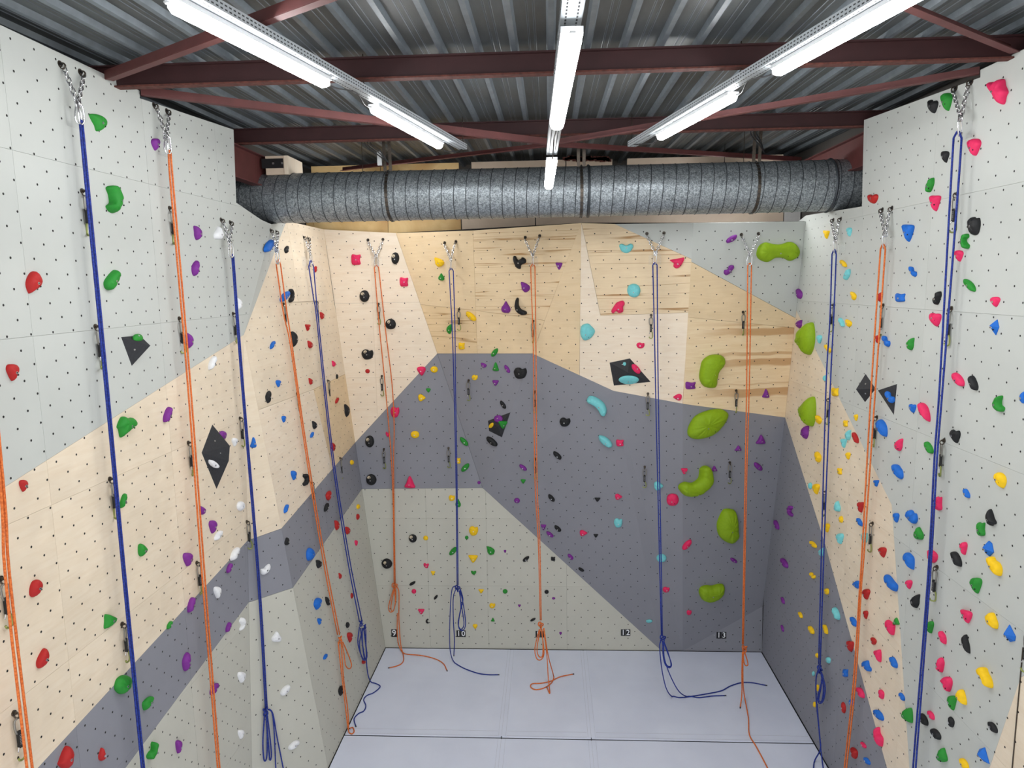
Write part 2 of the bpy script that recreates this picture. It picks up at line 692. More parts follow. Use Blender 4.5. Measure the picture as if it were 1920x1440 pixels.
def sheets(f, region3, mat, us, vs):
    """cuts a painted region of a facet along vertical (us) and level (vs) panel joints; us, vs in facet coordinates"""
    reg = [f.loc(q) for q in region3]
    if area2(reg) < 0:
        reg.reverse()
    ub = [-99] + sorted(us) + [99]
    vb = [-99] + sorted(vs) + [99]
    for i in range(len(ub) - 1):
        for j in range(len(vb) - 1):
            p = clip_half(reg, V((ub[i], 0)), V((1, 0)))
            p = clip_half(p, V((ub[i + 1], 0)), V((-1, 0))) if len(p) > 2 else p
            p = clip_half(p, V((0, vb[j])), V((0, 1))) if len(p) > 2 else p
            p = clip_half(p, V((0, vb[j + 1])), V((0, -1))) if len(p) > 2 else p
            if len(p) > 2:
                panel(f, [f.p + f.u * q.x + f.v * q.y for q in p], mat, 0.0008)


# left wall, long flat part
f = FAC['L1']
ul = lambda y: y - f.p.y
vl = lambda z: z - f.p.z
US, VS = [ul(1.6), ul(2.8), ul(4.03), ul(5.42), ul(6.6)], [vl(1.0), vl(2.1), vl(3.1), vl(4.11), vl(5.14), vl(6.2)]
zA = pL(0, 919)
zB = V((XL, YF, pL(0, 919).z - (zA.y - YF) * ((pL(435, 642).z - zA.z) / (pL(435, 642).y - zA.y))))
b1 = pL(70, 1440)
s1 = (pL(465, 1012).z - b1.z) / (pL(465, 1012).y - b1.y)
b2 = pL(235, 1440)
s2 = (pL(465, 1131).z - b2.z) / (pL(465, 1131).y - b2.y)
bb1 = V((XL, b1.y - b1.z / s1, 0))
bb2 = V((XL, b2.y - b2.z / s2, 0))
k1, k2 = pL(466, 1012), pL(465, 1131)
k1 = f1_foot.lerp(apexL, k1.z / apexL.z)
k2 = f1_foot.lerp(apexL, k2.z / apexL.z)
sheets(f, [zB, apexL, t_a, pL(490, 412), pL(443, 380), pL(438, 243), pL(262, 184), pL(262, 170), L1_poly[-1]], 'light', US, VS)
sheets(f, [V((XL, YF, 0)), bb1, k1, apexL, zB], 'ply', US, VS)
sheets(f, [bb1, bb2, k2, k1], 'dark', US, VS)
sheets(f, [bb2, f1_foot, k2], 'beige', US, VS)
panel(FAC['LT'], [t_a, t_b, apexL], 'light', 0.0)
f = FAC['LB']
m1, m2 = f.at(520, 994), f.at(539, 1107)
m1 = apexL.lerp(l2_foot, (apexL.z - m1.z) / apexL.z)
m2 = apexL.lerp(l2_foot, (apexL.z - m2.z) / apexL.z)
panel(f, [apexL, k1, m1], 'ply')
panel(f, [k1, k2, m2, m1], 'dark')
panel(f, [k2, f1_foot, l2_foot, m2], 'beige')
f = FAC['L2']
cA = fl_l.lerp(c_tl, pB(669, 830).z / c_tl.z)
cB = fl_l.lerp(c_tl, pB(681, 917).z / c_tl.z)
S = lambda x, y: f.at(x, y)
e_l = lambda y: apexL.lerp(m1, (y - 628) / 366.0) if y > 628 else t_b.lerp(apexL, (y - 414) / 214.0)
panel(f, [t_b, c_tl, S(626, 563), S(562, 568), S(558, 560), S(549, 480)], 'ply')
panel(f, [t_b, S(549, 480), S(558, 560), S(562, 568), e_l(575)], 'ply')
panel(f, [e_l(575), S(626, 563), S(650, 700), S(588, 730), S(486, 768), e_l(768), apexL], 'ply')
tq = m1.lerp(cA, 0.62)
panel(f, [S(588, 730), S(650, 700), cA, tq], 'ply_tan')
panel(f, [S(486, 768), S(588, 730), tq, m1, e_l(768)], 'ply_pale')
for a, b_, c_, d_ in ((0.0, 0.45, 0.45, 0.0), (0.45, 1.0, 1.0, 0.45)):
    panel(f, [m1.lerp(cA, a), m1.lerp(cA, b_), m2.lerp(cB, b_), m2.lerp(cB, a)], 'dark')
    panel(f, [m2.lerp(cB, a), m2.lerp(cB, b_), l2_foot.lerp(fl_l, b_), l2_foot.lerp(fl_l, a)], 'beige')

# back wall
f = FAC['B1']
S = lambda x, y: f.at(x, y)
sheets(f, [c_tl, P0, G1, cA], 'ply_pale', [f.loc(S(700, 600)).x], [f.loc(S(690, 568)).y, f.loc(S(690, 708)).y])
panel(f, [cA, G1, G2, cB], 'dark')
sheets(f, [cB, G2, D1, fl_l], 'beige', [f.loc(S(800, 1000)).x, f.loc(S(912, 1000)).x, f.loc(S(1062, 1000)).x], [f.loc(S(800, 972)).y, f.loc(S(800, 1098)).y])
f = FAC['B2']
e = lambda t: G1.lerp(P0, t)
panel(f, [P0, f.at(887, 432), f.at(892, 582), e((663 - 570) / 226.0)], 'ply_tan')
panel(f, [f.at(887, 432), P1, A1.lerp(P1, 0.27), f.at(892, 582)], 'ply_lines')
panel(f, [e((663 - 570) / 226.0), f.at(892, 582), f.at(895, 663), G1], 'ply_tan2')
panel(f, [f.at(892, 582), A1.lerp(P1, 0.27), A1, f.at(895, 663)], 'ply_tan')
panel(FAC['B2b'], [G1, A1, G2], 'dark')
f = FAC['B3u']
S = lambda x, y: f.at(x, y)
ak = A1.lerp(K1, 0.585)
panel(f, [A1, P1, ak], 'ply_tan')
panel(f, [P1, S(1096, 445), S(1126, 592), S(1291, 586), Q1, K1, ak], 'ply_pale')
panel(f, [P1, S(1153, 420), S(1297, 486), S(1291, 586), S(1126, 592), S(1096, 445)], 'ply_lines2')
panel(f, [S(1153, 420), P2, S(1297, 486)], 'light')
f = FAC['B4']
S = lambda x, y: f.at(x, y)
pq = P2.lerp(Q1, 0.2)
pm = P2.lerp(Q1, 0.5)
cm = P3.lerp(C1, 0.47)
cn = P3.lerp(C1, 0.52)
panel(f, [P2, P3, cm, pq], 'light')
panel(f, [pq, cm, cn, pm], 'ply_tan')
panel(f, [pm, cn, C1, Q1], 'ply_broad')
for k in ('B3a', 'B3b', 'B5a', 'B5b', 'B5c', 'B5d', 'B6'):
    panel(FAC[k], FAC[k].poly, 'dark', 0.0)

# right wall
f = FAC['R']
US = [f.loc(V((XR, y, 0))).x for y in (7.27, 6.0, 4.5, 3.2, 1.9)]
VS = [f.loc(V((XR, 0, z))).y for z in (1.0, 2.1, 3.1, 4.12, 5.137, 6.0)]
rc = pR(1492, 580)
w1, w2 = pR(1672, 947), pR(1705, 1440)
w3 = V((XR, w1.y + (w2.y - w1.y) * w1.z / (w1.z - w2.z), 0))
d1, d2 = C1, pR(1663, 1440)
dm = pR(1547, 1020)
d3 = V((XR, d2.y - 0.62, 0))
g1, g2 = pR(1914, 1270), pR(1855, 1440)
g0 = V((XR, g1.y, 0))
g3 = V((XR, g2.y + (g2.y - g1.y) * g2.z / (g1.z - g2.z), 0))
seam_y = g1.y
back = V((XR, YB, 0))
sheets(f, [V((XR, YB, 5.95)), pR(1511, 404), pR(1616, 387), pR(1620, 225), pR(1838, 145), pR(1838, 131), R_poly[2], V((XR, YF, g1.z + (g1.y - YF) * 1.05)),
           g1, g3, w3, w1, rc, V((XR, YB, rc.z - 0.1))], 'light', US, VS)
sheets(f, [V((XR, YB, rc.z - 0.1)), rc, w1, w3, d3, d2, dm, C1, V((XR, YB, C1.z))], 'ply', US, VS)
sheets(f, [V((XR, YB, C1.z)), C1, dm, d2, d3, back], 'dark', US, VS)
sheets(f, [g1, V((XR, YF, g1.z + (g1.y - YF) * 1.05)), V((XR, YF, 0)), g3], 'ply', [f.loc(V((XR, seam_y, 0))).x], VS)
mb = MB()
mb.box(XR - 0.006, XR + 0.004, seam_y - 0.003, seam_y + 0.003, 0.0, 3.0)
mb.make('edge_trim', 'dark_metal', walls['R'])

# T-nut holes of each wall
nut_px = {}
for f in FAC.values():
    l2 = [f.loc(q) for q in f.poly]
    if area2(l2) < 0:
        l2.reverse()
    du, dv = f.nut
    ph = f.loc(f.at(*f.phase))
    pts = nut_px.setdefault(f.wall, [])
    us = [q.x for q in l2]
    vs = [q.y for q in l2]
    j0, j1 = int((min(vs) - ph.y) / dv) - 1, int((max(vs) - ph.y) / dv) + 1
    i0, i1 = int((min(us) - ph.x) / du) - 1, int((max(us) - ph.x) / du) + 1
    for j in range(j0, j1 + 1):
        for i in range(i0, i1 + 1):
            q = V((ph.x + (i + (0.5 if j % 2 else 0.0)) * du, ph.y + j * dv))
            inside = False
            n = len(l2)
            md = 9
            for k in range(n):
                a, b_ = l2[k], l2[(k + 1) % n]
                if (a.y > q.y) != (b_.y > q.y) and q.x < a.x + (b_.x - a.x) * (q.y - a.y) / (b_.y - a.y):
                    inside = not inside
                ed = b_ - a
                t = max(0, min(1, (q - a).dot(ed) / max(1e-9, ed.length_squared)))
                md = min(md, (a + ed * t - q).length)
            if inside and md > 0.03:
                pts.append((f.p + f.u * q.x + f.v * q.y, f))
for key, pts in nut_px.items():
    mb = MB()
    for p, f in pts:
        if p.y < 2.2:
            continue
        r = 0.0078
        ring = []
        for s in range(7):
            a = 2 * math.pi * s / 7
            ring.append(p + f.n * 0.0009 + f.u * (math.cos(a) * r) + f.v * (math.sin(a) * r))
        mb.poly(ring)
    o = mb.make('t_nut_holes', 'hole', walls[key])
    o['kind'] = 'stuff'

# surface to place things on
srf_v, srf_f, srf_fac = [], [], []


def srf_add(pts, who):
    i = len(srf_v)
    srf_v.extend(pts)
    srf_f.append(list(range(i, i + len(pts))))
    srf_fac.append(who)


for f in FAC.values():
    if f.name in ('L1', 'R'):
        # simple big rectangles for the ray casts
        y1 = 7.4 if f.name == 'L1' else YB
        pts = [V((f.p.x, 0, 0)), V((f.p.x, f1_foot.y if f.name == 'L1' else y1, 0))]
        if f.name == 'L1':
            pts += [apexL, t_a, V((XL, t_a.y, 7.0)), V((XL, 0, 7.0))]
        else:
            pts += [V((XR, YB, 7.0)), V((XR, 0, 7.0))]
        srf_add(pts, f)
    else:
        srf_add(f.poly, f)
BVH = None


def build_bvh():
    global BVH
    tv, tf, tw = [], [], []
    for fa, who in zip(srf_f, srf_fac):
        n = len(fa)
        for k in range(1, n - 1):
            tf.append((fa[0], fa[k], fa[k + 1]))
            tw.append(who)
    BVH = (BVHTree.FromPolygons(srf_v, tf, epsilon=0.0), tw)


def cast(x, y):
    loc, nrm, idx, d = BVH[0].ray_cast(CAM, ray(x, y))
    if loc is None:
        for dx, dy in ((3, 0), (-3, 0), (0, 3), (0, -3), (6, 0), (-6, 0)):
            loc, nrm, idx, d = BVH[0].ray_cast(CAM, ray(x + dx, y + dy))
            if loc is not None:
                break
    return loc, BVH[1][idx]


# floor, outer shell of the hall, roof
mb = MB()
mb.box(-3.6, 3.6, 1.2, 10.6, -0.42, -0.32)
mb.make('floor', plain('concrete', (120, 120, 122), 0.8, var=0.1, vscale=3))['kind'] = 'structure'
for nm, b_ in (('wall_left_outer', (-3.5, -3.42, 1.2, 10.6)), ('wall_right_outer', (3.42, 3.5, 1.2, 10.6)), ('wall_rear', (-3.5, 3.5, 10.5, 10.6))):
    mb = MB()
    mb.box(b_[0], b_[1], b_[2], b_[3], -0.32, 7.35)
    mb.make(nm, plain(nm + '_cladding', (88, 84, 80), 0.8))['kind'] = 'structure'

deck_z = lambda y: 7.0 + 0.02 * (y - 5.1)
PER, X0 = 0.2475, -1.213
prof = []
k0 = int((-3.5 - X0) / PER) - 1
for k in range(k0, k0 + 31):
    x = X0 + k * PER
    # rib hanging 36 mm down, then a flat pan with two shallow stiffeners
    prof += [(x - 0.030, 0.0), (x - 0.017, -0.036), (x + 0.017, -0.036), (x + 0.030, 0.0),
             (x + 0.098, 0.0), (x + 0.102, 0.004), (x + 0.108, 0.004), (x + 0.112, 0.0),
             (x + 0.138, 0.0), (x + 0.142, 0.004), (x + 0.148, 0.004), (x + 0.152, 0.0)]
prof = [q for q in prof if -3.6 < q[0] < 3.6]
mb = MB()
for (xa, za), (xb, zb) in zip(prof[:-1], prof[1:]):
    mb.poly([V((xa, 1.2, deck_z(1.2) + za)), V((xa, 10.6, deck_z(10.6) + za)), V((xb, 10.6, deck_z(10.6) + zb)), V((xb, 1.2, deck_z(1.2) + zb))])
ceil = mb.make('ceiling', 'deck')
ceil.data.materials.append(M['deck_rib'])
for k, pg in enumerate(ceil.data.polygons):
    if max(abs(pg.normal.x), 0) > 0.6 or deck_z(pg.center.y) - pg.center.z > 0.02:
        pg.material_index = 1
ceil['kind'] = 'structure'
ceil['label'] = 'corrugated galvanised steel roof deck'


def i_beam(name, a, b, h, w, mat, label, kind=None):
    t = 0.011
    d = (b - a).normalized()
    L = (b - a).length
    s = d.cross(V((0, 0, 1))).normalized()
    u = s.cross(d)
    m = Matrix((s, d, u)).transposed().to_4x4()
    m.translation = a
    e = empty(name, a, label, 'steel beam', None, None, mw=m)
    for nm, q in (('bottom_flange', (-w / 2, w / 2, 0, t)), ('web', (-t / 2, t / 2, t, h - t)), ('top_flange', (-w / 2, w / 2, h - t, h))):
        mb = MB()
        mb.box(q[0], q[1], 0, L, q[2], q[3])
        mb.make(nm, 'rust' if (nm == 'bottom_flange' and mat == 'steel_red') else mat, e)
    return e


B1Y, B2Y = 5.12, 7.4
i_beam('roof_beam', V((-3.4, B1Y, 6.815)), V((3.4, B1Y, 6.815)), 0.148, 0.075, 'steel_red', 'dark red steel roof beam, the one nearer the camera, above the lamps')
i_beam('roof_beam', V((-3.4, B2Y, 6.86)), V((3.4, B2Y, 6.86)), 0.15, 0.075, 'steel_red', 'dark red steel roof beam just in front of the ventilation duct')
i_beam('roof_beam', V((-3.4, 2.85, 6.77)), V((3.4, 2.85, 6.77)), 0.148, 0.075, 'steel_red', 'dark red steel roof beam overhead, hidden above the top of the picture')
for s_, lb in ((-1, 'red steel edge beam above the left end of the duct'), (1, 'red steel edge beam above the right end of the duct')):
    i_beam('edge_beam', V((s_ * 3.16, 6.5, 6.5)), V((s_ * 3.16, 10.3, 6.5)), 0.33, 0.11, 'steel_red2', lb)


def brace(a, b, label, w=0.05):
    d = (b - a)
    e = empty('roof_brace', a, label, 'steel brace')
    s = d.cross(V((0, 0, 1))).normalized()
    mb = MB()
    mb.bar(V((0, 0, 0)), d, w, 0.006)
    mb.make('flange', 'steel_red2', e)
    mb = MB()
    mb.bar(s * (w / 2) + V((0, 0, w / 2)), d + s * (w / 2) + V((0, 0, w / 2)), 0.006, w)
    mb.make('upright_leg', 'steel_red2', e)
    return e


zb = 6.83
brace(V((XL + 0.02, 5.0, 6.84)), at_z(625, -4, 6.78), 'diagonal red steel angle brace at the top left, crossing behind the long lamp', 0.055)
brace(V((XR - 0.02, 5.05, 6.84)), at_z(1700, 15, 6.80), 'diagonal red steel angle brace at the top right, crossing behind the long lamp', 0.055)
nodeB = at_y(1032, 272, 7.36)
brace(at_x(264, 178, XL + 0.0), nodeB, 'long red angle brace from the left wall top to the middle roof node', 0.055)
brace(at_x(1836, 138, XR - 0.0), nodeB, 'long red angle brace from the right wall top to the middle roof node', 0.055)
brace(nodeB + V((-0.05, 0.08, 0)), at_y(640, 320, 9.3), 'thin red brace running back above the left half of the duct', 0.045)
brace(nodeB + V((0.05, 0.08, 0)), at_y(1500, 302, 9.3), 'thin red brace running back above the right half of the duct', 0.045)

# ================================================================== crash mats
ya = at_z(1090, 1386, 0).y                      # joint between the rear and front row
xa1, xa2 = at_z(950, 1290, 0).x, at_z(1100, 1290, 0).x
xe0 = lambda y: fl_l.x + (l2_foot.x - fl_l.x) * (fl_l.y - y) / (fl_l.y - l2_foot.y)
GAP = 0.012
xs = [None, xa1, xa2, None]
rows = [(ya + 0.009, YB - 0.015, 'rear'), (2.3, ya - 0.009, 'front')]
names = {0: 'left', 1: 'narrow middle', 2: 'right'}
for (y0, y1, rn) in rows:
    for c in range(3):
        def xl_(y, c=c):
            return (xe0(y) + 0.01) if c == 0 else xs[c] + 0.004

        def xr_(y, c=c):
            return XR - 0.012 if c == 2 else xs[c + 1] - 0.004
        e = empty('crash_mat', V((xl_(y0), y0, -0.32)), 'pale grey vinyl crash mat, %s one of the %s row on the floor' % (names[c], rn), 'crash mat', 'crash mats covering the floor')
        o3 = e.location
        mb = MB()
        t = 0.005
        base = [V((xl_(y0), y0, 0)), V((xr_(y0), y0, 0)), V((xr_(y1), y1, 0)), V((xl_(y1), y1, 0))]
        if c == 0 and rn == 'front':       # follows the folds of the left wall
            base = [V((XL + 0.012, y0, 0)), base[1], base[2], base[3], l2_foot + V((0.012, 0, 0)), f1_foot + V((0.012, 0, 0))]
        nb = len(base)
        cen = sum(base, V((0, 0, 0))) / nb
        top = [p + (cen - p).normalized() * 0.006 for p in base]
        i0 = len(mb.v)
        mb.v += top + [p - V((0, 0, t)) for p in base] + [p - V((0, 0, 0.32)) for p in base]
        mb.f.append(list(range(nb)))
        for k in range(nb):
            k2 = (k + 1) % nb
            mb.f.append([k, nb + k, nb + k2, k2])
            mb.f.append([nb + k, 2 * nb + k, 2 * nb + k2, nb + k2])
        mb.v = [p - o3 for p in mb.v]
        bd = mb.make('mat_body', 'vinyl', e)
        bd.data.materials.append(M['vinyl_side'])
        for k in range(nb):
            bd.data.polygons[2 + 2 * k].material_index = 1
        # cover strips over the joints, with stitched edges
        if c < 2:
            xc = xs[c + 1]
            mb = MB()
            mb.box(xc - 0.05, xc + 0.062, y0 + 0.02, y1 - 0.02, 0.001, 0.004)
            mb.v = [p - o3 for p in mb.v]
            st = mb.make('cover_strip', 'vinyl', e)
            mb = MB()
            for dx in (-0.038, 0.0, 0.05):
                mb.box(xc + dx - 0.0012, xc + dx + 0.0012, y0 + 0.02, y1 - 0.02, 0.004, 0.0046)
            mb.v = [p - o3 for p in mb.v]
            mb.make('stitching', plain('mat_stitching', (186, 190, 202), 0.8) if 'mat_stitching' not in bpy.data.materials else bpy.data.materials['mat_stitching'], st)
        if rn == 'rear':
            mb = MB()
            for dy in (0.03, 0.12):
                mb.box(xl_(y0) + 0.02, xr_(y0) - 0.02, y0 + dy, y0 + dy + 0.003, 0.0002, 0.0014)
            mb.v = [p - o3 for p in mb.v]
            mb.make('stitching', bpy.data.materials['mat_stitching'] if 'mat_stitching' in bpy.data.materials else 'seam_line', e)

# ================================================================== ventilation duct
DY, DR = 8.02, 0.268
zt, zl = at_y(1000, 316, DY).z, at_y(1000, 408, DY).z
DZ = (at_y(1000, 362, DY).z) + 0.004
duct = empty('ventilation_duct', V((0, DY, DZ)), 'wide round galvanised spiral ventilation duct crossing above the back wall', 'duct')
mb = MB()
NS = 48
for x in (-3.41, 3.41):
    for s_ in range(NS):
        a = 2 * math.pi * s_ / NS
        mb.v.append(V((x, math.cos(a) * DR, math.sin(a) * DR)))
for s_ in range(NS):
    s2_ = (s_ + 1) % NS
    mb.f.append([s_, NS + s_, NS + s2_, s2_])
mb.make('pipe', 'duct', duct, smooth=True)
mb = MB()
ring = []
for s_ in range(40):
    a = 2 * math.pi * s_ / 40
    ring.append(V((0.02 * math.sin(a + 0.6), math.cos(a) * (DR + 0.001), math.sin(a) * (DR + 0.001))))
mb.tube(ring, 0.0042, 5, closed=True)
seam_me = mb.data('seam', 'duct_seam', True)
x = -3.35
while x < 3.36:
    add('seam', seam_me, duct, Matrix.Translation((x, 0, 0)))
    x += 0.1305
mb = MB()
ring = []
for s_ in range(40):
    a = 2 * math.pi * s_ / 40
    ring.append(V((0, math.cos(a) * (DR + 0.004), math.sin(a) * (DR + 0.004))))
mb.tube(ring, 0.014, 6, closed=True)
cuff = mb.data('joint_cuff', 'duct_seam', True)
for pxx in (1570, 1105):
    add('joint_cuff', cuff, duct, Matrix.Translation((at_y(pxx, 360, DY - DR).x, 0, 0)))

# perforated hanger bands of the duct
for (pxx, lb) in ((722, 'perforated steel hanger band holding the left part of the duct'), (1091, 'perforated steel hanger band holding the middle of the duct'),
                  (1425, 'perforated steel hanger band holding the right part of the duct')):
    xh = at_y(pxx, 330, DY - DR).x
    e = empty('duct_hanger', V((xh, DY, DZ + DR)), lb, 'duct hanger', 'duct hanger bands')
    mb = MB()
    ring = []
    for s_ in range(36):
        a = 2 * math.pi * s_ / 36
        ring.append((math.cos(a) * (DR + 0.006), math.sin(a) * (DR + 0.006)))
    for k in range(36):
        (y0_, z0_), (y1_, z1_) = ring[k], ring[(k + 1) % 36]
        mb.poly([V((-0.016, y0_, z0_ - DR)), V((-0.016, y1_, z1_ - DR)), V((0.016, y1_, z1_ - DR)), V((0.016, y0_, z0_ - DR))])
    mb.make('band', 'dark_metal', e)
    mb = MB()
    for k in range(36):
        y0_, z0_ = ring[k]
        for q in (-0.008, 0.008):
            a = 2 * math.pi * k / 36
            mb.box(q - 0.003, q + 0.003, y0_ * 1.012 - 0.005, y0_ * 1.012 + 0.005, z0_ * 1.012 - DR - 0.005, z0_ * 1.012 - DR + 0.005)
    o = mb.make('band_holes', 'slot', e)
    o['kind'] = 'stuff'
    for s_ in (-1, 1):
        mb = MB()
        mb.bar(V((s_ * 0.03, -0.12, -0.02)), V((s_ * 0.03, -0.16, 0.44)), 0.034, 0.004, V((0, 1, 0)))
        mb.make('drop_strap', 'dark_metal', e)
    if pxx != 1091:
        mb = MB()
        for k in range(3):
            mb.tube(catmull([V((-0.03 - 0.02 * k, -0.5, 0.30 + 0.015 * k)), V((-0.10 - 0.03 * k, -0.45, 0.22)), V((-0.03, -0.35, 0.16 - 0.03 * k)), V((0.04, -0.25, 0.05))], 6), 0.006, 5)
        mb.make('cable_bundle', 'cable', e)
    if pxx == 722:
        mb = MB()
        mb.box(-0.075, -0.03, -0.28, -0.25, 0.02, 0.16)
        mb.make('junction_box', 'lamp_body', e)

# ================================================================== boards behind the top of the back wall
def board(name, x0, x1, y, z0, z1, mat, label, th=0.025):
    mb = MB()
    mb.box(x0, x1, 0, th, z0, z1)
    c = V(((x0 + x1) / 2, y, (z0 + z1) / 2))
    mb.v = [p - V((c.x, 0, c.z)) for p in mb.v]
    o = mb.make(name, mat)
    o.location = c
    return tag(o, label, 'board', 'boards above the back wall')


YR = 10.02
zlo = 5.98
xx = lambda p: at_y(p, 420, YR).x
board('fascia_board', -3.4, xx(588), YR, zlo, 6.32, 'pine', 'knotty pine fascia board in the rear left corner under the duct end')
board('fascia_board', xx(589), xx(727), YR, zlo, 6.32, 'pine', 'knotty pine fascia board left of the two-tone joint under the duct')
board('fascia_board', xx(728), xx(864), YR, zlo, 6.32, 'pine', 'knotty pine fascia board ending at the dark gap under the duct')
board('fascia_board', xx(866), xx(1003), YR, zlo, 6.32, 'board', 'short greyish fascia board right of the pine boards under the duct')
board('fascia_board', xx(1005), xx(1468), YR, zlo, 6.32, 'board', 'long greyish fascia board above the grey corner of the back wall')
board('fascia_board', xx(1470), 3.4, YR, zlo, 6.34, 'white_board', 'white fascia board in the rear right corner under the duct')
hz = lambda p, y: at_y(p, y, 9.55)
board('header_board', hz(583, 310).x, hz(860, 310).x, 9.55, 6.70, hz(700, 309).z, 'pine', 'pine header board seen above the duct on the left')
board('header_board', hz(884, 310).x, hz(1060, 310).x, 9.55, 6.70, hz(960, 302).z, 'board', 'pale header board seen above the duct behind the middle lamp')
board('header_board', hz(1062, 310).x, hz(1148, 310).x, 9.56, 6.70, hz(1100, 299).z, 'board', 'pale header board with crumbling foam edge above the duct')
board('header_board', hz(1176, 310).x, hz(1468, 310).x, 9.55, 6.70, hz(1300, 294).z, 'board', 'pale header board seen above the duct on the right')
# crumbled foam
mb = MB()
for k in range(26):
    p = hz(1058 + k * 3.4, 296 + rnd.random() * 5)
    r = 0.02 + rnd.random() * 0.02
    mb.box(p.x - r, p.x + r, 9.52, 9.55, p.z - r * 0.8, p.z + r * 0.8, None)
o = mb.make('foam_bead', 'rust')
tag(o, 'ragged strip of brown expanding foam above the duct', 'foam strip')
# timber stub with black bracket above the left end of the duct
ty = 7.86
a, b_ = at_y(492, 293, ty), at_y(529, 322, ty)
e = empty('timber_joist', V((a.x + 0.03, ty, b_.z - 0.03)), 'short timber joist end with a black steel bracket above the duct', 'timber joist')
mb = MB()
mb.box(0, b_.x - a.x, 0, 0.5, 0.0, a.z - b_.z + 0.03)
mb.make('beam_end', 'board', e)
mb = MB()
mb.box(b_.x - a.x, b_.x - a.x + 0.045, -0.01, 0.45, 0.0, a.z - b_.z + 0.03)
mb.make('end_board', 'ply_pale', e)
mb = MB()
zc = at_y(500, 307, ty).z - (b_.z - 0.03)
mb.box(-0.04, b_.x - a.x - 0.01, -0.012, 0.0, zc - 0.05, zc + 0.05)
br = mb.make('bracket', 'black_plate', e)
mb = MB()
for q in (0.09, 0.19):
    mb.box(q - 0.01, q + 0.01, -0.02, -0.012, zc - 0.01, zc + 0.01)
mb.make('bracket_screw', 'zinc', br)

# ================================================================== lamps on cable trays
def oct_prof(w, h, c):
    return [(-w / 2 + c, -h / 2), (w / 2 - c, -h / 2), (w / 2, -h / 2 + c), (w / 2, h / 2 - c), (w / 2 - c, h / 2), (-w / 2 + c, h / 2), (-w / 2, h / 2 - c), (-w / 2, -h / 2 + c)]


def tray(p, q, label, slots=True):
    """perforated channel from p to q, open side up"""
    d = (q - p)
    L = d.length
    d.normalize()
    s_ = d.cross(V((0, 0, 1))).normalized()
    u = s_.cross(d)
    m = Matrix((s_, d, u)).transposed().to_4x4()
    m.translation = p
    e = empty('cable_tray', p, label, 'cable tray', 'perforated cable trays', mw=m)
    mb = MB()
    mb.box(-0.04, 0.04, 0, L, 0, 0.003)
    mb.box(-0.042, -0.039, 0, L, 0, 0.05)
    mb.box(0.039, 0.042, 0, L, 0, 0.05)
    mb.make('channel', 'tray', e)
    mb = MB()
    y = 0.02
    k = 0
    while y < L - 0.02:
        for xx_ in (-0.022, 0.022):
            mb.box(xx_ - 0.0035, xx_ + 0.0035, y, y + 0.018, -0.0012, -0.0002)
        for zz in (0.014, 0.034):
            for xx_ in (-0.0432, 0.0422):
                mb.box(xx_, xx_ + 0.001, y, y + 0.018, zz - 0.0035, zz + 0.0035)
        y += 0.034
    o = mb.make('tray_slots', 'slot', e)
    o['kind'] = 'stuff'
    return e


def lamp(p, q, label):
    """damp-proof LED batten with its diffuser face down"""
    d = (q - p)
    L = d.length
    d.normalize()
    s_ = d.cross(V((0, 0, 1))).normalized()
    u = s_.cross(d)
    m = Matrix((s_, d, u)).transposed().to_4x4()
    m.translation = p
    e = empty('batten_lamp', p, label, 'lamp', 'LED batten lamps under the roof', mw=m)
    mb = MB()
    pr = [(-0.040, -0.006), (-0.040, -0.026), (-0.031, -0.042), (-0.015, -0.050), (0.015, -0.050), (0.031, -0.042), (0.040, -0.026), (0.040, -0.006)]
    ys = [(0.0, 0.35), (0.012, 0.8), (0.035, 1.0), (L - 0.035, 1.0), (L - 0.012, 0.8), (L, 0.35)]
    for (yy, sc) in ys:
        for (xp, zp) in pr:
            mb.v.append(V((xp * sc, yy, zp * sc)))
    for k in range(len(ys) - 1):
        for j in range(8):
            j2 = (j + 1) % 8
            mb.f.append([k * 8 + j, k * 8 + j2, (k + 1) * 8 + j2, (k + 1) * 8 + j])
    mb.f.append([j for j in range(8)])
    mb.f.append([(len(ys) - 1) * 8 + j for j in reversed(range(8))])
    mb.make('diffuser', 'tube', e, smooth=True)
    mb = MB()
    mb.box(-0.044, 0.044, 0.01, L - 0.01, -0.006, 0.018)
    mb.make('housing', 'lamp_body', e)
    for yy in (-0.03, L + 0.03):
        mb = MB()
        mb.tube([V((0, min(yy, 0.0) if yy < 0 else L, -0.02)), V((0, yy, -0.015))], 0.014, 8)
        mb.make('end_cap', 'lamp_body', e, smooth=True)
    return e


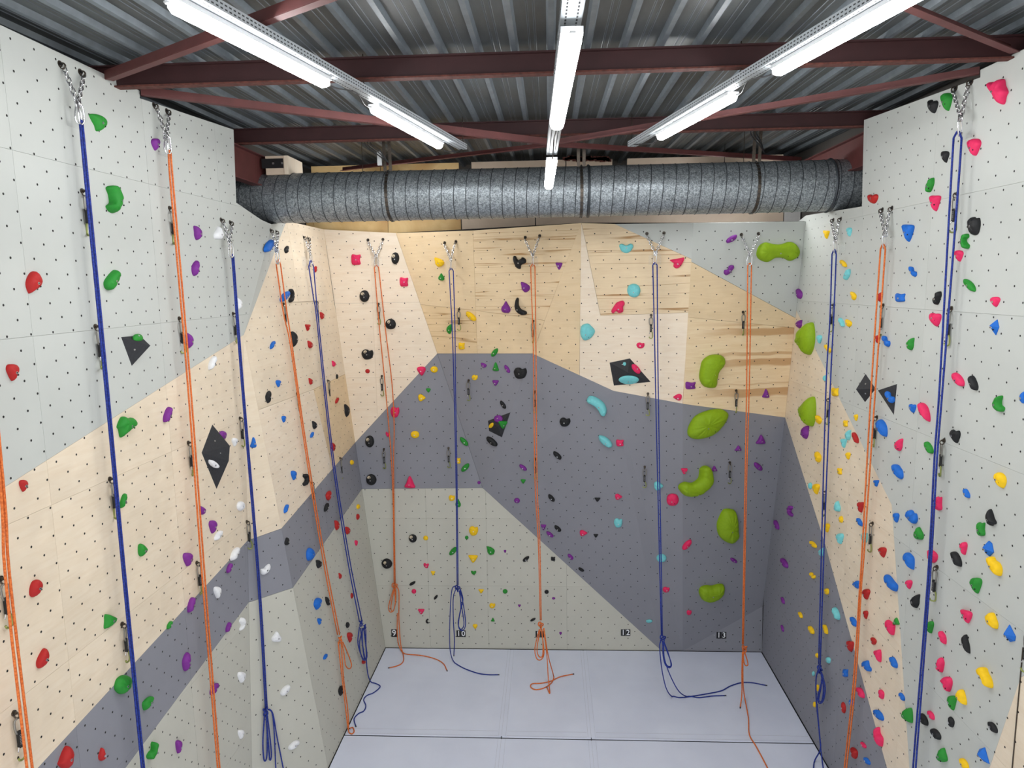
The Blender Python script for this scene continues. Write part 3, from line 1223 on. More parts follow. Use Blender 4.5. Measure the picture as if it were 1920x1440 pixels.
ZT, ZC = 6.70, 6.36
lampsL = [at_z(322, 14, ZT - 0.03), at_z(612, 161, ZT - 0.03), at_z(700, 207, ZT - 0.03), at_z(825, 276, ZT - 0.03)]
lampsR = [at_z(1738, -16, ZT - 0.03), at_z(1455, 139, ZT - 0.03), at_z(1376, 184, ZT - 0.03), at_z(1237, 260, ZT - 0.03)]
lampsC = [at_z(1073, 72, ZC - 0.03), at_z(1044, 240, ZC - 0.03), at_z(1035, 306, ZC - 0.03), at_z(1029, 352, ZC - 0.03)]
UPT = V((0, 0, 0.03))
for ls, sd, far_px, shift in ((lampsL, 'left', (858, 281), V((0.055, 0, 0.0))), (lampsR, 'right', (1195, 275), V((-0.055, 0, 0.0))), (lampsC, 'middle', (1036, 300), V((0, 0, 0.03)))):
    lamp(ls[0] + UPT, ls[1] + UPT, {'left': 'long lit batten lamp at the upper left, nearest on the left tray', 'right': 'long lit batten lamp at the upper right, nearest on the right tray',
                                    'middle': 'bright lit batten lamp hanging at the top centre, nearest on the middle tray'}[sd])
    lamp(ls[2] + UPT, ls[3] + UPT, {'left': 'shorter looking lit batten lamp at the far end of the left tray', 'right': 'shorter looking lit batten lamp at the far end of the right tray',
                                    'middle': 'small lit batten lamp hanging in front of the duct'}[sd])
    d = (ls[3] - ls[0]).normalized()
    end = at_z(far_px[0], far_px[1], ls[3].z + 0.05) if sd != 'middle' else ls[2] + d * 0.1 + V((0, 0, 0.05))
    st = ls[0] - d * 2.2 + V((0, 0, 0.05)) + shift
    tr = tray(st, end + (shift if sd != 'middle' else shift), 'grey perforated cable tray carrying the %s row of lamps' % sd)
    Minv = tr.matrix_world.inverted()
    # hanger rods up to the beams
    for yb in (B1Y, B2Y - 0.05):
        t = (yb - st.y) / (end.y + shift.y - st.y)
        if t > 1.02:
            continue
        p = st.lerp(end + shift, min(t, 1.0))
        mb = MB()
        mb.tube([Minv @ p, Minv @ V((p.x, p.y, deck_z(p.y) - 0.01))], 0.004, 5)
        rod = mb.make('hanger_rod', 'dark_metal', tr)
        mb = MB()
        mb.tube([Minv @ (p + V((0, 0, 0.04))), Minv @ (p + V((0, 0, 0.075)))], 0.011, 6)
        mb.make('rod_clip', 'black_plate', rod)
    # supply cables sagging between the lamps
    mb = MB()
    a, b_ = ls[1] + V((0, 0, 0.02)), ls[2] + V((0, 0, 0.02))
    mid = a.lerp(b_, 0.5) + V((0, 0, -0.01)) + shift * 0.6
    mb.tube([Minv @ q for q in catmull([a, a.lerp(b_, 0.2) + V((0, 0, 0.0)), mid + V((0, 0, 0.03)), a.lerp(b_, 0.8) + V((0, 0, -0.015)), b_], 6)], 0.005, 5)
    mb.make('cable', 'cable', tr)
    if sd != 'middle':
        mb = MB()
        a = ls[3] + V((0, 0, 0.02))
        mb.tube([Minv @ q for q in catmull([a, a + d * 0.12 + V((0, 0, -0.03)), a + d * 0.3 + V((0, 0, -0.01)) + shift, end + shift * 1.2 + V((0, 0, 0.03)), a + d * 0.1 + shift + V((0, 0, 0.03))], 6)], 0.005, 5)
        mb.make('cable', 'cable', tr)

# two more lamps behind the duct, lighting the top of the back wall
for xc, sd in ((-2.15, 'left'), (2.2, 'right')):
    pz = 6.52
    lamp(V((xc, 8.36, pz)), V((xc, 9.46, pz)), 'lit batten lamp hidden behind the %s part of the duct' % sd)
    tr = tray(V((xc, 8.33, pz + 0.03)), V((xc, 9.6, pz + 0.03)), 'short grey cable tray behind the %s part of the duct' % sd)
    Minv = tr.matrix_world.inverted()
    for yy in (8.4, 9.3):
        mb = MB()
        mb.tube([Minv @ V((xc, yy, pz + 0.03)), Minv @ V((xc, yy, deck_z(yy)))], 0.004, 5)
        mb.make('hanger_rod', 'dark_metal', tr)

# ================================================================== number tiles on the back wall
def digit_mesh(ch):
    cu = bpy.data.curves.new('digit_curve', 'FONT')
    cu.body = ch
    cu.align_x = 'CENTER'
    cu.align_y = 'CENTER'
    cu.size = 1.0
    cu.extrude = 0.01
    cu.offset = 0.013
    o = bpy.data.objects.new('digit_curve', cu)
    COL.objects.link(o)
    dg = bpy.context.evaluated_depsgraph_get()
    me = bpy.data.meshes.new_from_object(o.evaluated_get(dg))
    bpy.data.objects.remove(o, do_unlink=True)
    me.materials.clear()
    me.materials.append(M['tile_white'])
    return me


DIG = {c: digit_mesh(c) for c in '01239'}
build_bvh()
for num, x0, y0, x1, y1 in (('9', 734, 1180, 744, 1194), ('10', 856, 1182, 873, 1194), ('11', 1004, 1183, 1021, 1195), ('12', 1164, 1180, 1182, 1192), ('13', 1343, 1185, 1362, 1197)):
    c, f = cast((x0 + x1) / 2, (y0 + y1) / 2)
    a, b_ = f.at(x0, y1), f.at(x1, y0)
    la, lb_ = f.loc(a), f.loc(b_)
    w, h = abs(lb_.x - la.x), abs(lb_.y - la.y)
    e = empty('number_tile', c, 'black lane number tile reading %s low on the back wall' % {'9': 'nine', '10': 'ten', '11': 'eleven', '12': 'twelve', '13': 'thirteen'}[num], 'number tile', 'lane number tiles', mw=f.frame(c))
    tw = w / len(num)
    for i, ch in enumerate(num):
        cx_ = -w / 2 + tw * (i + 0.5)
        mb = MB()
        mb.box(cx_ - tw / 2 + 0.0015, cx_ + tw / 2 - 0.0015, -h / 2, h / 2, 0.0, 0.004)
        o = mb.make('tile', 'tile_black', e)
        sc = h * 1.12
        add('digit', DIG[ch], o, Matrix.Translation((cx_, 0, 0.0045)) @ Matrix.Diagonal((sc * 0.95, sc, 0.05, 1)))
    mb = MB()
    mb.box(-w / 2 - 0.035, -w / 2 - 0.027, -0.004, 0.004, 0, 0.003)
    mb.make('tile_screw', 'zinc', e)

# ================================================================== black volumes
def volume(base_px, tip_px, h, faces, label, ridge_h=None):
    c = sum((V(p) for p in base_px), V((0, 0))) / len(base_px)
    p0, f = cast(c.x, c.y)
    base = [f.at(*p) for p in base_px]
    tips = [hit(p[0], p[1], f.p + f.n * h, f.n) for p in tip_px]
    allp = base + tips
    e = empty('wall_volume', p0, label, 'climbing volume', 'black climbing volumes')
    cen = sum(allp, V((0, 0, 0))) / len(allp)
    mb = MB()
    for fa in faces:
        pts = [allp[k] for k in fa]
        nn = (pts[1] - pts[0]).cross(pts[2] - pts[0])
        if nn.dot(pts[0] - (cen - f.n * 0.02)) < 0:
            pts.reverse()
            nn = -nn
        mb.poly([p - p0 for p in pts])
        g = Facet('vol', pts[0], nn, pts, f.wall)
        g.parent_wall = f
        srf_add(pts, g)
    mb.make('shell', 'volume', e)
    # bolt heads on the two largest faces
    for fa in faces[:2]:
        pts = [allp[k] for k in fa]
        m = sum(pts, V((0, 0, 0))) / len(pts)
        nn = (pts[1] - pts[0]).cross(pts[2] - pts[0]).normalized()
        if nn.dot(CAM - m) < 0:
            nn = -nn
        mb = MB()
        mb.tube([m - p0, m - p0 + nn * 0.003], 0.007, 8)
        mb.make('bolt', 'zinc', e)
    return e


volume([(227, 632), (247, 686), (268, 640), (262, 629)], [(282, 648)], 0.10, [(0, 1, 4), (0, 4, 3), (1, 2, 4), (2, 3, 4)], 'black pyramid volume on left wall with a green hold on top')
volume([(398, 796), (378, 849), (406, 917), (410, 850)], [(431, 836), (429, 864)], 0.09, [(0, 1, 4), (1, 5, 4), (1, 2, 5), (0, 4, 3), (4, 5, 3), (5, 2, 3)],
       'tall black diamond volume on left wall with a white hold on its lower face')
volume([(1143, 680), (1181, 672), (1220, 716), (1151, 723)], [(1177, 698)], 0.11, [(0, 1, 4), (1, 2, 4), (2, 3, 4), (3, 0, 4)], 'black pyramid volume high on back wall carrying pink and turquoise holds')
volume([(915, 789), (957, 773), (941, 820), (917, 808)], [(934, 800)], 0.09, [(0, 1, 4), (1, 2, 4), (2, 3, 4), (3, 0, 4)], 'black volume on back wall carrying purple, green and yellow holds')
volume([(1623, 701), (1642, 729), (1622, 754), (1619, 728)], [(1605, 730)], 0.085, [(0, 1, 4), (1, 2, 4), (2, 3, 4), (3, 0, 4)], 'plain black diamond volume on right wall beside the orange rope')
volume([(1682, 720), (1676, 778), (1655, 744)], [(1646, 732)], 0.06, [(0, 1, 3), (1, 2, 3), (2, 0, 3)], 'black triangular volume on right wall with a blue hold on it')
build_bvh()

# ================================================================== climbing holds
TPL = {
    'o': ([(0, .5), (.36, .36), (.5, 0), (.36, -.36), (0, -.5), (-.36, -.36), (-.5, 0), (-.36, .36)], None, 'round'),
    'd': ([(-.34, .48), (.28, .5), (.5, .26), (.36, -.1), (.1, -.5), (-.08, -.46), (-.36, -.1), (-.5, .22)], None, 'drop-shaped'),
    'u': ([(0, .5), (.26, .2), (.5, -.14), (.38, -.46), (0, -.5), (-.42, -.42), (-.5, -.1), (-.24, .22)], None, 'pear-shaped'),
    'r': ([(-.5, .3), (-.2, .5), (.2, .3), (.5, 0), (.2, -.28), (-.16, -.5), (-.46, -.3)], None, 'wedge-shaped'),
    'l': ([(.5, .3), (.2, .5), (-.2, .3), (-.5, 0), (-.2, -.28), (.16, -.5), (.46, -.3)], None, 'wedge-shaped'),
    '/': ([(.46, .5), (.5, .16), (.26, -.2), (-.1, -.46), (-.42, -.5), (-.5, -.24), (-.3, .1), (.06, .4)], [(.2, .22), (-.2, -.24)], 'slanted oval'),
    '\\': ([(-.46, .5), (-.5, .16), (-.26, -.2), (.1, -.46), (.42, -.5), (.5, -.24), (.3, .1), (-.06, .4)], [(-.2, .22), (.2, -.24)], 'slanted oval'),
    's': ([(-.42, .5), (.1, .42), (.5, .46), (.44, 0), (.5, -.4), (.1, -.5), (-.4, -.44), (-.5, .04)], None, 'blocky'),
    't': ([(-.5, .46), (0, .5), (.5, .44), (.36, .0), (.1, -.46), (-.08, -.5), (-.32, -.02)], None, 'triangular'),
    'a': ([(-.06, .5), (.14, .44), (.4, -.1), (.5, -.44), (0, -.5), (-.5, -.4), (-.3, 0)], None, 'triangular'),
    'D': ([(-.5, .5), (0, .42), (.42, .16), (.5, -.1), (.3, -.4), (-.1, -.5), (-.4, -.2), (-.44, .1)], None, 'half-moon'),
    'C': ([(.5, .5), (0, .42), (-.42, .16), (-.5, -.1), (-.3, -.4), (.1, -.5), (.4, -.2), (.44, .1)], None, 'half-moon'),
    'b': ([(-.3, .5), (.2, .4), (.5, 0), (.3, -.42), (-.3, -.5), (-.5, -.3), (-.12, -.1), (-.02, .1), (-.4, .28)], [(-.1, .36), (.2, .05), (-.1, -.36)], 'curved'),
    'c': ([(.3, .5), (-.2, .4), (-.5, 0), (-.3, -.42), (.3, -.5), (.5, -.3), (.12, -.1), (.02, .1), (.4, .28)], [(.1, .36), (-.2, .05), (.1, -.36)], 'curved'),
    'h': ([(-.44, .46), (-.14, .5), (.02, .26), (.3, .46), (.5, .3), (.4, -.1), (.08, -.5), (-.3, -.24), (-.5, .1)], None, 'heart-shaped'),
    'w': ([(-.4, .5), (0, .42), (.12, .1), (.44, .02), (.5, -.3), (.26, -.5), (-.06, -.36), (-.3, -.04), (-.5, .2)], [(-.18, .22), (.22, -.22)], 'two-lobed'),
    'W': ([(.4, .5), (0, .42), (-.12, .1), (-.44, .02), (-.5, -.3), (-.26, -.5), (.06, -.36), (.3, -.04), (.5, .2)], [(.18, .22), (-.22, -.22)], 'two-lobed'),
    'm': ([(-.5, .3), (-.3, .48), (0, .3), (.3, .5), (.5, .24), (.3, -.3), (0, -.5), (-.34, -.3)], [(-.24, .1), (.24, .1)], 'bean-shaped'),
    'k': ([(-.5, .05), (-.36, .42), (-.05, .5), (.16, .38), (.44, .44), (.5, .05), (.34, -.36), (.05, -.5), (-.3, -.44)], None, 'knobbly'),
    'f': ([(-.5, .16), (.3, .5), (.5, .02), (.12, -.5)], None, 'faceted'),
    'F': ([(-.1, .5), (-.5, -.1), (-.02, -.5), (.5, -.28)], None, 'faceted'),
    'x': ([(-.5, .0), (-.28, .46), (-.02, .36), (.28, .44), (.5, .18), (.4, .0), (.18, -.12), (-.08, -.36), (-.32, -.5), (-.42, -.2)], None, 'star-shaped'),
}

CUSTOM = {
    'bone': [(1419, 473), (1425, 461), (1436, 455), (1450, 458), (1465, 459), (1481, 454), (1493, 458), (1500, 470), (1497, 482), (1483, 490), (1470, 485), (1453, 485), (1440, 492), (1427, 489), (1420, 482)],
    'beanA': [(1314, 690), (1318, 676), (1332, 668), (1350, 667), (1361, 674), (1360, 686), (1350, 698), (1347, 712), (1345, 726), (1335, 730), (1321, 725), (1313, 710)],
    'ovalB': [(1291, 808), (1294, 794), (1307, 780), (1330, 770), (1352, 768), (1365, 776), (1366, 787), (1357, 803), (1340, 818), (1318, 825), (1301, 825), (1293, 818)],
    'crescA': [(1313, 880), (1321, 875), (1331, 879), (1337, 892), (1335, 909), (1322, 926), (1303, 933), (1286, 932), (1274, 920), (1275, 911), (1284, 905), (1298, 907), (1309, 900), (1312, 890)],
    'dshape': [(1350, 968), (1358, 956), (1372, 955), (1380, 962), (1384, 980), (1385, 998), (1386, 1010), (1375, 1021), (1361, 1018), (1349, 1005), (1345, 985)],
    'beanB': [(1310, 1110), (1314, 1101), (1324, 1098), (1336, 1099), (1348, 1097), (1357, 1099), (1358, 1112), (1349, 1125), (1334, 1131), (1320, 1127), (1313, 1120)],
    'sailA': [(1491, 637), (1499, 618), (1520, 606), (1526, 619), (1526, 641), (1521, 658), (1513, 664), (1504, 654), (1494, 645)],
    'sailB': [(1497, 769), (1508, 755), (1523, 745), (1528, 755), (1528, 780), (1523, 796), (1517, 797), (1506, 786)],
    'fish': [(168, 215), (180, 215), (195, 220), (202, 230), (200, 238), (190, 245), (182, 245), (178, 235), (172, 226)],
    'kidney': [(200, 352), (212, 349), (226, 362), (229, 378), (222, 397), (208, 398), (199, 387), (207, 380), (205, 365)],
    'rock': [(60, 510), (68, 511), (80, 529), (74, 540), (60, 548), (55, 549), (49, 534), (52, 520)],
    'bean3': [(217, 506), (226, 509), (226, 518), (219, 532), (208, 543), (198, 541), (195, 530), (203, 518)],
    'star': [(220, 799), (229, 782), (239, 786), (250, 783), (259, 793), (255, 800), (246, 805), (236, 814), (227, 820), (223, 806)],
    'heart2': [(961, 482), (966, 481), (971, 488), (980, 483), (986, 487), (985, 493), (977, 497), (975, 504), (968, 503), (963, 494)],
    'banana': [(968, 560), (972, 560), (972, 572), (977, 580), (986, 584), (986, 590), (977, 591), (967, 585), (964, 574)],
    'tealbean': [(1100, 749), (1107, 743), (1120, 747), (1132, 757), (1137, 770), (1133, 780), (1126, 779), (1120, 768), (1111, 759), (1101, 754)],
    'bigpink': [(1848, 156), (1860, 154), (1868, 159), (1872, 150), (1882, 149), (1884, 160), (1890, 172), (1886, 180), (1882, 194), (1875, 195), (1867, 190), (1863, 178), (1854, 168)],
    'tongue': [(1720, 758), (1727, 756), (1737, 762), (1743, 776), (1744, 789), (1740, 790), (1734, 782), (1728, 780), (1722, 768)],
    'pinkA': [(1256, 488), (1266, 486), (1276, 484), (1283, 483), (1281, 491), (1275, 500), (1268, 504), (1262, 500), (1263, 494)],
    'pinkB': [(1145, 584), (1151, 574), (1157, 567), (1168, 564), (1171, 570), (1168, 576), (1168, 585), (1160, 588), (1154, 584), (1149, 589)],
    'shield': [(1088, 622), (1091, 611), (1102, 607), (1109, 612), (1115, 621), (1110, 632), (1101, 638), (1095, 639), (1090, 632)],
    'pinkC': [(1658.4, 1163.2), (1665.2, 1163.2), (1675.4, 1170.7), (1678.5, 1175.3), (1674.7, 1190.4), (1669.0, 1184.0), (1661.4, 1176.4)],
    'pinkD': [(1637.6, 1220.6), (1644.1, 1219.1), (1651.6, 1219.9), (1652.4, 1238.8), (1649.3, 1240.3), (1644.1, 1232.0)],
    'blueA': [(1616.8, 1242.6), (1620.6, 1238.8), (1627.4, 1238.8), (1629.7, 1248.2), (1634.2, 1253.9), (1632.7, 1258.8), (1625.2, 1256.2), (1616.8, 1248.6)],
    'pinkE': [(1799.1, 1143.5), (1805.9, 1143.5), (1819.1, 1147.3), (1822.9, 1153.7), (1814.2, 1168.8), (1806.6, 1158.6)],
    'yellowA': [(1847.5, 1155.6), (1853.1, 1149.6), (1861.8, 1149.9), (1868.3, 1161.3), (1871.7, 1170.7), (1869.4, 1179.1), (1860.7, 1177.5), (1850.5, 1167.7)],
    'blackA': [(1803.6, 1197.2), (1809.7, 1189.6), (1814.2, 1201.0), (1818.0, 1212.3), (1818.7, 1224.4), (1814.2, 1220.6), (1805.9, 1208.5)],
    'pinkF': [(1759.0, 1185.9), (1764.3, 1184.0), (1772.6, 1192.7), (1774.5, 1202.9), (1772.6, 1208.5), (1766.2, 1202.9)],
    'pinkG': [(1759.0, 1242.6), (1765.0, 1232.4), (1770.7, 1242.6), (1768.1, 1253.9), (1765.0, 1260.7), (1757.5, 1259.6), (1755.6, 1253.9)],
    'pinkH': [(1763.1, 1273.6), (1771.8, 1268.3), (1782.4, 1270.9), (1785.5, 1280.4), (1782.4, 1292.5), (1777.9, 1296.6), (1774.1, 1284.2), (1767.3, 1278.5)],
    'yellowB': [(1832.3, 1257.7), (1838.0, 1251.3), (1846.7, 1253.2), (1850.5, 1261.5), (1858.0, 1272.8), (1861.4, 1286.0), (1858.0, 1290.6), (1850.5, 1284.2), (1843.7, 1270.9), (1835.4, 1266.0)],
    'yellowC': [(1793.8, 1299.3), (1800.2, 1292.5), (1806.6, 1297.4), (1812.3, 1314.4), (1811.5, 1322.0), (1804.0, 1318.2), (1795.3, 1308.7)],
    'greenA': [(1691.3, 1340.9), (1694.3, 1333.3), (1703.0, 1328.4), (1709.5, 1330.3), (1711.4, 1354.1), (1701.9, 1353.0), (1693.6, 1348.4)],
    'pinkI': [(1640.3, 1365.4), (1645.2, 1364.3), (1647.8, 1374.9), (1655.8, 1384.3), (1654.6, 1397.6), (1650.9, 1399.5), (1642.5, 1386.2)],
    'blueB': [(1636.9, 1332.6), (1644.1, 1330.7), (1649.0, 1334.1), (1653.9, 1339.0), (1657.7, 1348.4), (1652.8, 1351.1), (1644.1, 1345.4)],
    'greenB': [(1756.7, 1420.3), (1762.4, 1405.9), (1768.1, 1402.1), (1771.8, 1408.9), (1776.8, 1424.8), (1768.1, 1429.0), (1758.6, 1427.1)],
    'FblueC': [(1831.2, 1404.4), (1843.7, 1401.4), (1855.0, 1432.4), (1841.8, 1427.8), (1833.1, 1418.4)],
    'FblueD': [(1889.4, 1171.5), (1904.2, 1193.4), (1902.3, 1201.7), (1890.9, 1203.6), (1880.7, 1189.6)],
    'greenC': [(1875.8, 741.6), (1879.2, 743.4), (1876.9, 752.1), (1877.7, 759.7), (1883.8, 764.6), (1881.5, 771.0), (1873.2, 771.0), (1864.5, 764.6), (1862.2, 755.9), (1866.4, 746.5)],
    'blackB': [(1780.9, 810.0), (1783.9, 805.4), (1788.9, 807.7), (1791.5, 810.7), (1797.6, 807.7), (1801.0, 814.5), (1796.4, 825.9), (1792.6, 830.8), (1787.0, 824.0), (1781.7, 816.4)],
    'yellowD': [(1863.7, 894.7), (1869.4, 886.4), (1876.9, 886.4), (1885.3, 893.9), (1886.4, 905.3), (1879.6, 915.5), (1870.9, 909.0), (1865.6, 901.5)],
    'blackC': [(1849.3, 962.0), (1854.3, 954.4), (1859.6, 962.0), (1863.3, 971.4), (1868.6, 979.0), (1866.4, 982.8), (1861.8, 983.5), (1858.0, 986.2), (1852.0, 980.9), (1849.3, 971.4)],
    'blueE': [(1696.6, 963.9), (1701.9, 956.3), (1709.5, 957.4), (1713.2, 962.0), (1718.9, 963.9), (1720.8, 973.3), (1717.0, 980.9), (1711.4, 980.1), (1705.7, 976.3), (1698.1, 970.3)],
    'blueF': [(1670.9, 875.0), (1675.4, 870.5), (1683.0, 872.0), (1688.7, 878.0), (1692.4, 883.3), (1693.2, 893.9), (1688.7, 898.8), (1683.0, 893.9), (1675.4, 885.6)],
    'blueG': [(1694.0, 1041.4), (1699.3, 1036.1), (1707.6, 1039.5), (1714.0, 1048.2), (1714.0, 1064.8), (1710.6, 1067.1), (1701.9, 1058.4), (1695.5, 1050.8)],
    'yellowE': [(1849.7, 1052.7), (1853.1, 1044.4), (1860.7, 1044.4), (1864.5, 1050.8), (1873.2, 1055.7), (1878.5, 1065.9), (1877.7, 1077.3), (1872.0, 1079.2), (1861.8, 1069.7), (1855.0, 1062.2)],
    'FblueH': [(1842.5, 1027.0), (1851.6, 1014.1), (1858.8, 1018.7), (1863.3, 1035.7), (1853.1, 1043.3), (1843.7, 1037.6)],
    'blueI': [(1642.5, 789.9), (1649.0, 786.9), (1657.3, 791.8), (1663.0, 801.3), (1663.3, 814.5), (1659.6, 818.3), (1650.9, 810.7), (1644.1, 799.4)],
    'redA': [(127.5, 1399.5), (136.2, 1402.5), (137.0, 1422.5), (130.0, 1440.0), (117.5, 1440.0), (109.2, 1432.5), (110.0, 1427.5), (118.8, 1410.0)],
    'redB': [(62.5, 1090.0), (72.5, 1087.5), (78.8, 1093.8), (78.0, 1103.8), (68.8, 1117.5), (60.0, 1118.8), (55.5, 1113.8), (57.0, 1100.0)],
    'redC': [(75.0, 1227.5), (85.0, 1216.2), (91.2, 1218.8), (91.8, 1230.0), (86.2, 1245.0), (75.0, 1252.5), (68.8, 1250.0), (68.8, 1240.0)],
    'greenD': [(215.5, 1282.5), (220.0, 1272.5), (230.0, 1267.0), (242.5, 1266.2), (249.5, 1272.5), (249.5, 1280.0), (243.8, 1292.5), (232.5, 1300.0), (223.8, 1300.0), (216.2, 1292.5)],
    'greenE': [(195.5, 1155.0), (200.0, 1152.0), (217.5, 1157.5), (219.0, 1161.2), (212.5, 1170.0), (196.2, 1178.8), (195.5, 1165.0)],
    'greenF': [(267.5, 1317.5), (277.5, 1308.8), (287.0, 1305.8), (287.5, 1312.5), (277.5, 1327.5), (271.2, 1332.0), (267.5, 1326.2)],
    'greenG': [(275.0, 1417.5), (280.0, 1410.0), (286.2, 1405.0), (286.2, 1395.0), (289.5, 1390.8), (294.5, 1396.2), (293.0, 1407.5), (286.2, 1421.2), (278.8, 1423.8)],
    'whiteA': [(488.3, 1070.0), (490.0, 1066.7), (495.0, 1065.8), (500.0, 1060.8), (505.8, 1057.5), (508.3, 1060.0), (507.5, 1066.7), (503.3, 1073.3), (495.0, 1078.0), (490.0, 1075.8)],
    'whiteB': [(453.3, 1157.5), (457.5, 1160.8), (460.0, 1166.7), (457.5, 1175.0), (450.8, 1182.5), (449.7, 1178.3), (453.3, 1171.7), (448.7, 1165.0)],
    'blueJ': [(588.7, 1133.3), (591.7, 1124.2), (597.5, 1120.8), (603.0, 1122.5), (602.5, 1130.0), (598.3, 1138.3), (594.7, 1143.0), (590.8, 1139.2)],
    'blueK': [(574.7, 1043.3), (575.3, 1033.3), (580.0, 1027.5), (585.0, 1029.2), (590.0, 1035.8), (590.3, 1041.7), (585.0, 1050.0), (577.5, 1050.8)],
    'bluelong': [(1657, 1078), (1665, 1079), (1676, 1090), (1683, 1098), (1681, 1108), (1673, 1106), (1665, 1098), (1659, 1090)],
}

WALLNAME = {'L': 'left wall', 'B': 'back wall', 'R': 'right wall'}
H = []


def hd(col, s):
    """rows of: x y w h template"""
    for row in s.strip().split('\n'):
        for it in row.split(';'):
            it = it.split()
            if it:
                H.append((float(it[0]), float(it[1]), float(it[2]), float(it[3]), col, it[4]))


def hc(col, *keys):
    for k in keys:
        xs_ = [p[0] for p in CUSTOM[k]]
        ys_ = [p[1] for p in CUSTOM[k]]
        H.append(((min(xs_) + max(xs_)) / 2, (min(ys_) + max(ys_)) / 2, max(xs_) - min(xs_), max(ys_) - min(ys_), col, k))


hc('lime', 'bone', 'beanA', 'ovalB', 'crescA', 'dshape', 'beanB', 'sailA', 'sailB')
hc('green', 'fish', 'kidney', 'bean3', 'star')
hc('red', 'rock')
hc('black', 'heart2', 'banana')
hc('teal', 'tealbean', 'shield')
hc('pink', 'bigpink', 'tongue', 'pinkA', 'pinkB')
hc('blue', 'bluelong')
hd('red', '''24 698 25 30 d; 44 911 17 21 d; 67 1103 24 31 /; 79 1234 24 38 /; 123 1419 29 41 /; 191 1414 13 24 u
591 505 6 12 C; 604 592 8 13 D; 577 614 10 12 t; 582 646 10 14 D; 583 715 8 12 D; 632 751 7 11 /; 625 838 8 16 D; 616 929 10 18 C; 671 969 6 11 o; 632 985 9 18 D; 652 995 9 14 D
638 1080 6 11 D; 660 1117 5 11 o; 656 1195 10 18 d; 682 1240 7 10 u; 689 696 9 8 o; 1637 373 20 18 m; 1650 557 11 18 C; 1646 636 10 15 d; 1604 821 12 20 \\
1614 951 12 19 t; 1655 1036 15 18 d; 1624 1114 15 19 d; 1623 1153 10 15 d; 1638 1202 11 14 D; 1594 1212 14 20 h; 1582 1327 8 21 D; 1602 1412 13 21 D''')
hd('green', '''259 633 21 11 o; 231 939 13 27 /; 268 1031 18 24 r; 206 1165 25 27 r; 318 1172 11 15 /; 232 1284 36 36 o; 278 1318 21 27 /; 285 1407 20 33 c
803 732 9 8 d; 870 828 15 16 \\; 872 877 15 16 /; 859 943 10 16 u; 875 1008 7 7 o; 849 1034 14 16 /; 920 1033 15 17 D; 888 1074 10 8 m; 947 1109 9 9 o; 924 1162 7 7 a
827 519 12 14 u; 842 617 11 18 C; 927 661 13 16 /; 929 688 12 16 a; 943 797 17 14 t; 981 903 9 8 t
1775 191 21 32 d; 1744 347 15 27 /; 1810 452 16 28 c; 1818 535 23 23 \\; 1707 645 14 23 C; 1873 756 21 30 c; 1742 839 16 22 \\; 1839 992 16 26 s; 1722 1000 20 24 u; 1830 1098 23 28 d
1680 1165 13 13 a; 1744 1176 14 22 d; 1785 1318 17 26 d; 1701 1342 20 26 C; 1767 1416 20 27 a''')
hd('purple', '''292 271 17 22 d; 371 437 15 26 D; 366 503 13 28 C; 355 639 14 28 D; 314 777 16 28 /; 416 816 15 16 o; 380 957 13 16 D; 399 988 15 23 d; 352 1049 18 24 d; 430 1065 11 18 /
358 1134 13 28 /; 428 1176 10 18 /; 349 1241 14 34 C; 401 1292 15 22 /; 335 1400 12 24 d; 898 905 6 6 o; 947 1034 5 6 d; 974 1136 6 5 t; 1038 1122 6 5 o; 1051 1188 5 6 d
1048 499 13 13 t; 985 539 17 19 D; 948 576 18 22 u; 907 685 11 9 D; 951 692 10 15 \\; 929 718 12 10 t; 934 785 17 14 o; 981 877 13 12 \\; 969 939 11 10 o; 1019 989 10 11 t; 1031 1002 13 11 \\
1070 1044 10 11 \\; 1295 723 20 14 s; 1339 879 12 10 a; 1376 1051 13 10 \\; 1384 841 13 10 a; 1427 825 18 17 a; 1422 875 16 16 \\; 1436 738 13 16 a; 1372 448 21 15 /; 1367 507 19 19 W
1499 551 11 19 D; 1498 608 12 15 C; 1509 811 15 24 C; 1482 959 11 19 c; 1456 984 10 18 \\; 1471 1056 14 18 \\; 1468 1126 7 13 \\; 1467 1178 6 13 \\''')
hd('white', '''410 437 18 24 u; 448 570 11 22 D; 398 681 15 25 /; 401 870 20 16 \\; 440 829 11 15 d; 452 949 16 18 o; 409 1004 15 18 /; 440 1039 16 24 /; 408 1111 15 21 d
454 1168 12 24 b; 453 1270 15 20 d; 452 1377 12 17 d; 498 1068 21 20 /; 519 1194 19 20 u; 535 1294 18 20 /; 551 1397 20 18 /''')
hd('blue', '''475 830 12 19 a; 504 461 17 23 /; 534 556 18 20 /; 511 647 10 15 /; 522 719 10 13 d; 532 786 8 12 d; 585 815 7 11 /; 551 891 11 17 d; 536 954 8 16 /; 582 1040 17 25 u
596 1132 15 22 /; 599 1165 8 12 d; 610 1231 8 11 /; 1702 437 24 30 t; 1711 510 16 19 w; 1687 558 20 16 s; 1863 614 20 29 f; 1661 640 16 20 w; 1668 745 19 22 w; 1711 766 14 16 h
1917 745 11 22 C; 1654 802 21 32 \\; 1682 884 23 29 w; 1643 906 11 12 t; 1813 925 12 17 \\; 1612 979 11 15 \\; 1680 971 13 17 d; 1708 968 25 27 w; 1704 1051 21 33 \\; 1853 1028 21 29 F
1605 1096 15 15 l; 1601 1166 13 18 \\; 1892 1190 24 32 F; 1625 1249 18 21 w; 1676 1242 14 21 \\; 1585 1262 10 15 s; 1691 1306 12 15 \\; 1647 1341 21 20 w; 1597 1317 10 12 o; 1626 1427 12 14 \\; 1843 1416 24 30 F''')
